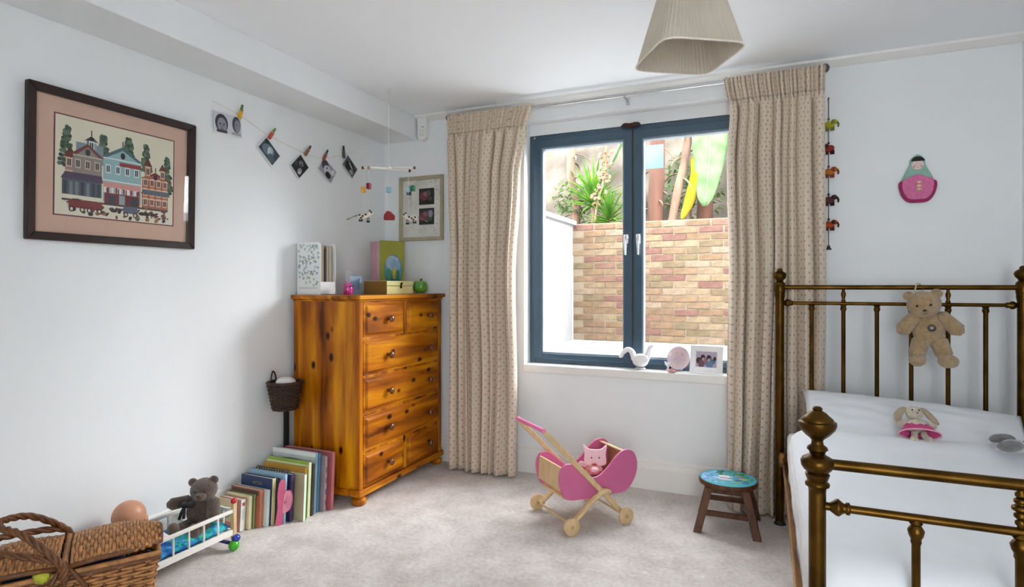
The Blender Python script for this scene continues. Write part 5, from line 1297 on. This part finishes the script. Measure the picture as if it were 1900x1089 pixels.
for k, xw in enumerate((2.863, 3.056, 3.225, 3.41)):
    x = xw - BX; bead = k in (1, 2)
    r_ = .0105 if bead else .0092
    MB().lathe([(r_, .335), (r_, .606), (r_ * 1.25, .612), (r_ * 1.2, .620), (r_ * 1.65, .628), (r_ * 1.9, .640), (r_ * 1.4, .648), (r_ * 1.1, .652), (r_ * 1.5, .656), (r_, .664)], (x, FY_, 0), n=18).build('foot_spindle', brass, bed, smooth=True, auto=55)
    if bead:
        pr_ = []
        for i, z in enumerate((.688, .704, .720, .736, .750)): 
            rr = (.011, .013, .017, .013, .011)[i]; pr_ += [(rr * .55, z - .008), (rr, z - .003), (rr, z + .003), (rr * .55, z + .008)]
        MB().lathe([(.008, .677)] + pr_ + [(.008, .762)], (x, FY_, 0), n=18).build('beaded_spindle', brass, bed, smooth=True)
for s, xa in ((-1, 2.622 - BX), (1, 3.592 - BX)):
    MB().bx(xa - .003, xa + .003, FY_ + .01, HY_ - .01, .312, .350).build('side_rail', copper, bed, bevel=.001)
    MB().bx(min(xa, xa - s * .032), max(xa, xa - s * .032), FY_ + .03, HY_ - .03, .312, .317).build('rail_flange', copper, bed)
    MB().lathe([(.016, 0), (.022, .02), (.022, .05), (.016, .07)], (xa + .002 - s * 0, HY_ + (-.03), .30), n=14).build('rail_socket', copper, bed, smooth=True, auto=40)
    MB().bar((fl_ if s < 0 else fr2, FY_, .33), (xa, FY_ + .02, .33), .03, .012).build('rail_bracket', copper, bed)
for i in range(8):
    yy = FY_ + .15 + i * .19
    MB().bx(2.66 - BX, 3.56 - BX, yy - .035, yy + .035, .320, .328).build('slat', palewood, bed)
# mattress
mt = MB().bx(2.640, 3.575, -1.835, -.30, .330, .485).build('mattress', mat('ticking_white', (.75, .75, .74), .9), bevel=.03, seg=4)
tag(mt, 'white mattress lying on the brass bedstead', 'mattress')
# duvet: top surface with a plump turned edge towards the pillow, side drop, foot drop
q = MB(); nu, nv = 60, 70; vs = []
X0, X1, Y0, Y1 = 2.648, 3.575, -1.848, -.56
def dz(x, y):
    k = (y - Y0) / (Y1 - Y0); z = .525 + .055 * max(0, (k - .35) / .65) ** 1.2
    e = max(0, 1 - ((Y1 - y) / .16)) if y > Y1 - .16 else 0
    z += .020 * math.sin(PI * min(1, (Y1 - y) / .26)) if y > Y1 - .26 else 0
    z -= .055 * e ** 2.2
    z += .010 * noise.noise(Vector((x * 3, y * 2.2, 1))) + .004 * noise.noise(Vector((x * 9, y * 7, 4)))
    ex = min(x - X0, X1 - x); z -= .035 * max(0, 1 - ex / .07) ** 2
    ef = y - Y0; z -= .035 * max(0, 1 - ef / .07) ** 2
    return z
prof_u = []
DR = .225
NS, ND = 40, 10
for i in range(ND): prof_u.append(('l', 1 - i / ND))
for i in range(NS + 1): prof_u.append(('t', i / NS))
for i in range(ND): prof_u.append(('r', (i + 1) / ND))
prof_v = []
for j in range(ND): prof_v.append(('f', 1 - j / ND))
for j in range(NS + 1): prof_v.append(('t', j / NS))
for a, s in prof_u:
    for c, t in prof_v:
        x = X0 + (X1 - X0) * (s if a == 't' else (0 if a == 'l' else 1)); y = Y0 + (Y1 - Y0) * (t if c == 't' else 0)
        z = dz(x, y); drop = 0
        wv = .006 * math.sin(y * 17 + 2 * x) + .004 * math.sin(y * 41)
        wx = .006 * math.sin(x * 19 + 1) + .004 * math.sin(x * 37)
        if a != 't': drop = max(drop, s)
        if c == 'f': drop = max(drop, t)
        if a != 't': x += (-1 if a == 'l' else 1) * (.002 + (.006 * math.sin(PI * min(1, s * 1.2) * .5) + .4 * wv * s)); 
        if c == 'f': y -= (.004 + wx * t)
        vs.append((x, y, z - DR * drop))
m_ = len(prof_v)
q.add(vs, [(i * m_ + j, (i + 1) * m_ + j, (i + 1) * m_ + j + 1, i * m_ + j + 1) for i in range(len(prof_u) - 1) for j in range(m_ - 1)])
dv = q.build('duvet', linen, smooth=True); sl = dv.modifiers.new('duvet_thickness', 'SOLIDIFY'); sl.thickness = .012; sl.offset = -1
tag(dv, 'plain white duvet spread over the brass bed', 'duvet')
# pillow leaning on the headboard
q = MB(); n = 34; vs = []
for s in (1, -1):
    for j in range(n + 1):
        for i in range(n + 1):
            u, v = 2 * i / n - 1, 2 * j / n - 1
            e = (max(0, 1 - abs(u) ** 2.6) * max(0, 1 - abs(v) ** 2.6)) ** .55
            z = s * .065 * e * (1 + .10 * noise.noise(Vector((u * 2, v * 2, 3)))) + .008 * e * noise.noise(Vector((u * 5, v * 5, s)))
            k1 = 1 - .045 * (1 - abs(v) ** 2) * abs(u) ** 5; k2 = 1 - .06 * (1 - abs(u) ** 2) * abs(v) ** 5
            vs.append((u * .425 * k1, v * .21 * k2 - .02 * u, z))
m2 = n + 1; o_ = m2 * m2
fs = [(j * m2 + i, j * m2 + i + 1, (j + 1) * m2 + i + 1, (j + 1) * m2 + i) for j in range(n) for i in range(n)]
q.add(vs, fs + [(o_ + f[0], o_ + f[3], o_ + f[2], o_ + f[1]) for f in fs])
pw = q.build('pillow', linen, smooth=True); pw.location = (3.125, -.46, .575); pw.rotation_euler = (R(26), R(2.0), R(-2))
tag(pw, 'plump white pillow leaning against the brass headboard', 'pillow')
# rabbit doll in a pink dress
rb = thing('rabbit_doll', 'cream rabbit rag doll in a pink dress lying on the pillow', 'soft toy', (3.115, -.655, .600), (R(36), 0, R(4))); rb.scale = (.85, .85, .85)
cr_ = fur('dccfb8', 'cream_plush'); be_ = fur('b9a484', 'beige_plush')
MB().ell((0, .045, .012), (.045, .036, .034), jit=.03).build('body', cr_, rb, smooth=True)
dress = mat('rose_pink_dress', hexc('c2487e'), .9, var=.25, scale=60)
q = MB(); n = 40; vs = []; prof_d = [(.022, .075), (.036, .055), (.058, .025), (.085, -.012)]
for r_, yy in prof_d:
    for i in range(n): a = 2 * PI * i / n; vs.append((r_ * math.cos(a) * (1 + .05 * math.cos(9 * a)), yy, .020 + r_ * .42 * math.sin(a) * (1 + .10 * math.cos(9 * a))))
q.add(vs, [(j * n + i, j * n + (i + 1) % n, (j + 1) * n + (i + 1) % n, (j + 1) * n + i) for j in range(len(prof_d) - 1) for i in range(n)])
o = q.build('dress', dress, rb, smooth=True); sl = o.modifiers.new('cloth_thickness', 'SOLIDIFY'); sl.thickness = .003
MB().tube([(.087 * math.cos(2 * PI * i / 40), -.014, .020 + .038 * math.sin(2 * PI * i / 40)) for i in range(40)], .0035, 6, closed=True).build('hem', plain('e2a6b8', .8), o, smooth=True)
h = MB().ell((0, .105, .034), (.036, .036, .034), jit=.03).ell((0, .082, .052), (.018, .016, .014)).build('head', cr_, rb, smooth=True)
MB().ell((.002, .078, .067), (.005, .004, .004)).build('nose', plain('8a6a60'), h, smooth=True)
for s in (-1, 1):
    MB().ell((s * .014, .098, .066), .0035).build('eye', MAT['black_bead'], h, smooth=True)
    q = MB().tube(smooth_curve([(s * .022, .130, .034), (s * .045, .125, .036), (s * .068, .095, .026), (s * .075 if s < 0 else .092, .055, .018)], 4), [.008, .011, .013, .015, .016, .017, .018, .019, .019, .018, .016, .012, .006][:13], 10, flat=.45); q.build('ear', be_, h, smooth=True)
    limb(MB(), (s * .028, .065, .02), (s * .072, .040, .022), .011, .014).build('arm', cr_, rb, smooth=True)
    l = limb(MB(), (s * .018, .0, .012), (s * .026, -.034, .010), .014, .015).build('leg', cr_, rb, smooth=True)
    MB().ell((s * .030, -.048, .018), (.018, .022, .017)).build('foot', cr_, l, smooth=True)
# grey and white soft toy at the right edge
gt = thing('grey_soft_toy', 'grey and white soft toy lying at the right of the bed', 'soft toy', (3.372, -.79, .612), (0, 0, R(-5)))
gw_, gg = fur('d6d6dc', 'white_plush'), fur('7d7c7c', 'grey_plush')
MB().ell((.012, .0, .006), (.042, .03, .024), jit=.04).build('body', gw_, gt, smooth=True)
MB().ell((.062, .005, .010), (.030, .028, .026), jit=.04).build('head', fur('4a4038', 'dark_grey_plush'), gt, smooth=True)
for s in (-1, 1):
    MB().ell((-.012, s * .056, .016), (.040, .022, .020), (R(10 * s), R(-8), R(-6 * s)), jit=.03).build('ear', gg, gt, smooth=True)
    limb(MB(), (-.02, s * .015, .0), (-.048, s * .025, -.004), .010, .010).build('leg', gw_, gt, smooth=True)

# ================================================================== garland of stuffed animals by the right curtain
ga = thing('animal_garland', 'string of small embroidered elephants and a bell beside the curtain', 'garland', (2.848, -.018, 2.20))
cordm = plain('4a4038', .8)
MB().cyl((0, 0, 0), (0, 0, -.78), .0018, n=6).build('cord', cordm, ga)
MB().cyl((0, .016, 0), (0, -.004, 0), .004, n=8).build('wall_hook', brass, ga)
for z, c0, c1, fl2 in ((-.14, 'a8a028', '6f7a20', 1), (-.266, '8a2c24', '3a1a14', -1), (-.39, 'b06a22', '8a3a20', 1), (-.538, '5a2a2c', '2c1a1c', 1), (-.669, 'a8401e', '4a2018', 1)):
    q = MB().ell((.004, 0, z), (.024, .010, .018), (0, R(20 * fl2), 0)); an = q.build('elephant', mat('embroidered_' + c0, hexc(c0), .85, var=.45, scale=120), ga, smooth=True)
    MB().ell((.022 * fl2 + .004, 0, z + .014), (.015, .010, .013)).build('elephant_head', MAT['embroidered_' + c0], an, smooth=True)
    MB().tube([(.034 * fl2 + .004, 0, z + .014), (.042 * fl2 + .004, 0, z), (.040 * fl2 + .004, 0, z - .014)], [.006, .005, .004], 8).build('trunk', plain(c1, .85), an, smooth=True)
    MB().ell((.016 * fl2 + .004, -.010, z + .014), (.009, .004, .011)).build('ear', plain(c1, .85), an, smooth=True)
    for dx in (-.012, .008, .018): MB().cyl((dx + .004, 0, z - .008), (dx + .004, 0, z - .030), .0055, n=8).build('leg', plain(c1, .85), an)
    MB().ell((0, 0, z + .030), .006).build('bead', plain(c1, .4), ga, smooth=True)
MB().lathe([(.002, 0), (.006, -.004), (.009, -.014), (.015, -.024), (.014, -.025)], (0, 0, -.775), n=16).build('bell', mat('dark_bell', hexc('4a4a40'), .4, metal=1), ga, smooth=True)

# ================================================================== nesting-doll plaque on the window wall
nd = thing('doll_wall_plaque', 'padded pink and mint nesting-doll plaque on the wall', 'wall ornament', (3.241, -.001, 1.748))
def pad(name, pts, z0, z1, h, par=nd, closed=True):
    return MB().prism(pts, z1 - z0, (0, -(z0 + z1) / 2, 0), (1, 0, 0), (0, 0, 1)).build(name, h, par, bevel=.0035, seg=3)
mint = mat('mint_felt', hexc('8fb8a8'), .9, var=.08, scale=60); rose = mat('rose_felt', hexc('d0719c'), .9, var=.15, scale=90); wine = mat('wine_felt', hexc('9a2a5c'), .9, var=.1, scale=60)
pad('base', smooth_curve([(0, -.121), (.045, -.114), (.073, -.07), (.073, -.02), (.052, .03), (.034, .07), (.030, .098), (0, .121), (-.030, .098), (-.034, .07), (-.052, .03), (-.073, -.02), (-.073, -.07), (-.045, -.114)], 4, True), .001, .016, mint)
pad('skirt_edge', smooth_curve([(0, -.122), (.046, -.115), (.075, -.07), (.075, -.012), (.0, -.02), (-.075, -.012), (-.075, -.07), (-.046, -.115)], 4, True), .014, .022, wine)
pad('skirt', smooth_curve([(0, -.106), (.040, -.100), (.063, -.062), (.064, -.010), (.034, .006), (0, .020), (-.034, .006), (-.064, -.010), (-.063, -.062), (-.040, -.100)], 4, True), .021, .028, rose)
pad('face', oval(0, .068, .026, .026, 24), .014, .021, mat('cream_felt', hexc('e2cfc8'), .9))
pad('hair', [(p[0], p[1]) for p in oval(0, .080, .030, .030, 16, R(12), R(168))], .019, .024, mat('black_felt', (.02, .018, .02), .9))
for s in (-1, 1):
    MB().box((s * .011, -.0215, .066), (.008, .001, .002)).build('eye', plain('8a4a60'), nd)
    MB().ell((s * .016, -.021, .058), (.006, .001, .004)).build('cheek', plain('d88aa0'), nd)
MB().box((0, -.0215, .054), (.007, .001, .002)).build('mouth', plain('b03a50'), nd)
for z in (-.020, -.038, -.055): MB().ell((.004, -.0285, z), (.010, .003, .007)).build('button_flower', plain('d2bf8a'), nd, smooth=True)

# ================================================================== window sill ornaments
ST = .7005
sw = thing('swan_ornament', 'white glazed swan ornament on the window sill', 'ornament', (1.845, .048, ST))
wg = mat('white_glaze', (.86, .85, .87), .15, var=.04, coat=.6)
MB().lathe([(.034, 0), (.036, .004), (.030, .010), (.024, .014)], n=24).build('base', plain('b8b4b8', .3), sw, smooth=True)
MB().ell((.0, 0, .055), (.050, .034, .042), n=24, m=16).build('body', wg, sw, smooth=True)
MB().tube(smooth_curve([(-.035, 0, .060), (-.052, 0, .105), (-.078, 0, .118), (-.105, 0, .098), (-.122, 0, .072)], 5), [.022, .021, .020, .019, .019, .018, .018, .017, .017, .016, .016, .016, .015, .015, .014, .013, .012, .011, .010, .008, .005], 12).build('neck', wg, sw, smooth=True)
MB().ell((-.118, 0, .078), (.016, .012, .012), (0, R(-40), 0)).build('head', wg, sw, smooth=True)
MB().tube(smooth_curve([(.030, 0, .060), (.048, 0, .10), (.058, 0, .135), (.080, 0, .152)], 5), [.024, .023, .022, .021, .020, .019, .018, .017, .016, .015, .014, .013, .012, .010, .008, .004], 12).build('tail', wg, sw, smooth=True)
for s in (-1, 1): MB().ell((.012, s * .030, .064), (.040, .010, .028), (0, R(-18), 0)).build('wing', wg, sw, smooth=True)
pl_ = thing('china_plate', 'round pink and white china plate standing on the window sill', 'plate', (2.065, .055, ST), (R(-14), 0, R(-14)))
MB().lathe([(.03, .0), (.045, -.002), (.068, -.010), (.070, -.012), (.068, -.006), (.045, .004), (.03, .006)], (0, 0, .078), (0, 1, 0), 36).build('plate', mat('blush_china', hexc('dcc6cc'), .2, var=.03, coat=.5), pl_, smooth=True)
pr = Print((0, -.0006 - .0025, .078), (1, 0, 0), (0, 0, 1)); rnd = random.Random(8)
for i in range(26):
    a, rr = rnd.uniform(0, 6.28), rnd.uniform(0, .036); pr.p(oval(rr * math.cos(a), rr * math.sin(a), .009, .006, 10, rot=a), rnd.choice(['c9a0b0', 'dcb8c4', 'b8c0a8', 'c4b4c8']))
pr.build('flower_print', pl_)
MB().tube([(-.03, -.03, .004), (-.028, -.012, .012), (-.026, .02, .03), (.026, .02, .03), (.028, -.012, .012), (.03, -.03, .004)], .003, 6).build('plate_stand', plain('c9a8a4', .4), pl_)
sh = thing('shell_dish', 'tiny pink trinket dish at the front of the window sill', 'dish', (2.035, .012, ST))
MB().lathe([(.012, 0), (.022, .004), (.026, .012), (.024, .012), (.014, .006)], n=18).build('dish', plain('d6a8a8', .3), sh, smooth=True)
MB().ell((.0, 0, .012), (.012, .010, .008)).build('trinket', plain('b87a74', .4), sh, smooth=True)
wf = thing('framed_snapshot', 'white photo frame with a family snapshot on the sill', 'photo frame', (2.228, .052, ST + .079), (R(-10), 0, R(-8)))
frame_bars(wf, .185, .158, .034, .014, mat('white_frame_paint', (.85, .85, .87), .35), axis='y', bev=.002)
MB().bx(-.07, .07, -.006, -.002, -.055, .055).build('backing', plain('cfcfd4'), wf)
pr = Print((0, -.0064, 0), (1, 0, 0), (0, 0, 1)); pr.p(rect(-.058, -.045, .058, .045), 'b0a4b8')
for x, z, c, a in ((-.042, -.008, '3a2a30', .016), (-.02, .012, '2e2430', .013), (-.006, -.012, '8a6a78', .018), (.014, .010, '33303c', .014), (.034, -.006, '4a6a8a', .018), (.046, .006, '24222a', .010), (-.028, -.026, '6a4a58', .018), (.018, -.028, '5a7a9a', .02), (-.018, .002, 'c49a90', .007), (.014, -.002, 'c49a90', .007), (.034, .010, 'c49a90', .006)): pr.p(oval(x, z, a, a * 1.2, 14), c)
pr.build('snapshot', wf)
MB().bar((0, .004, .03), (0, .045, -.075), .04, .003).build('easel_back', plain('cfcfd4'), wf)
cp_ = thing('egg_cup', 'small white egg cup behind the swan on the sill', 'cup', (2.005, .075, ST))
MB().lathe([(.016, 0), (.014, .004), (.006, .012), (.006, .022), (.018, .034), (.022, .052), (.020, .052), (.016, .036)], n=20).build('cup', wg, cp_, smooth=True)
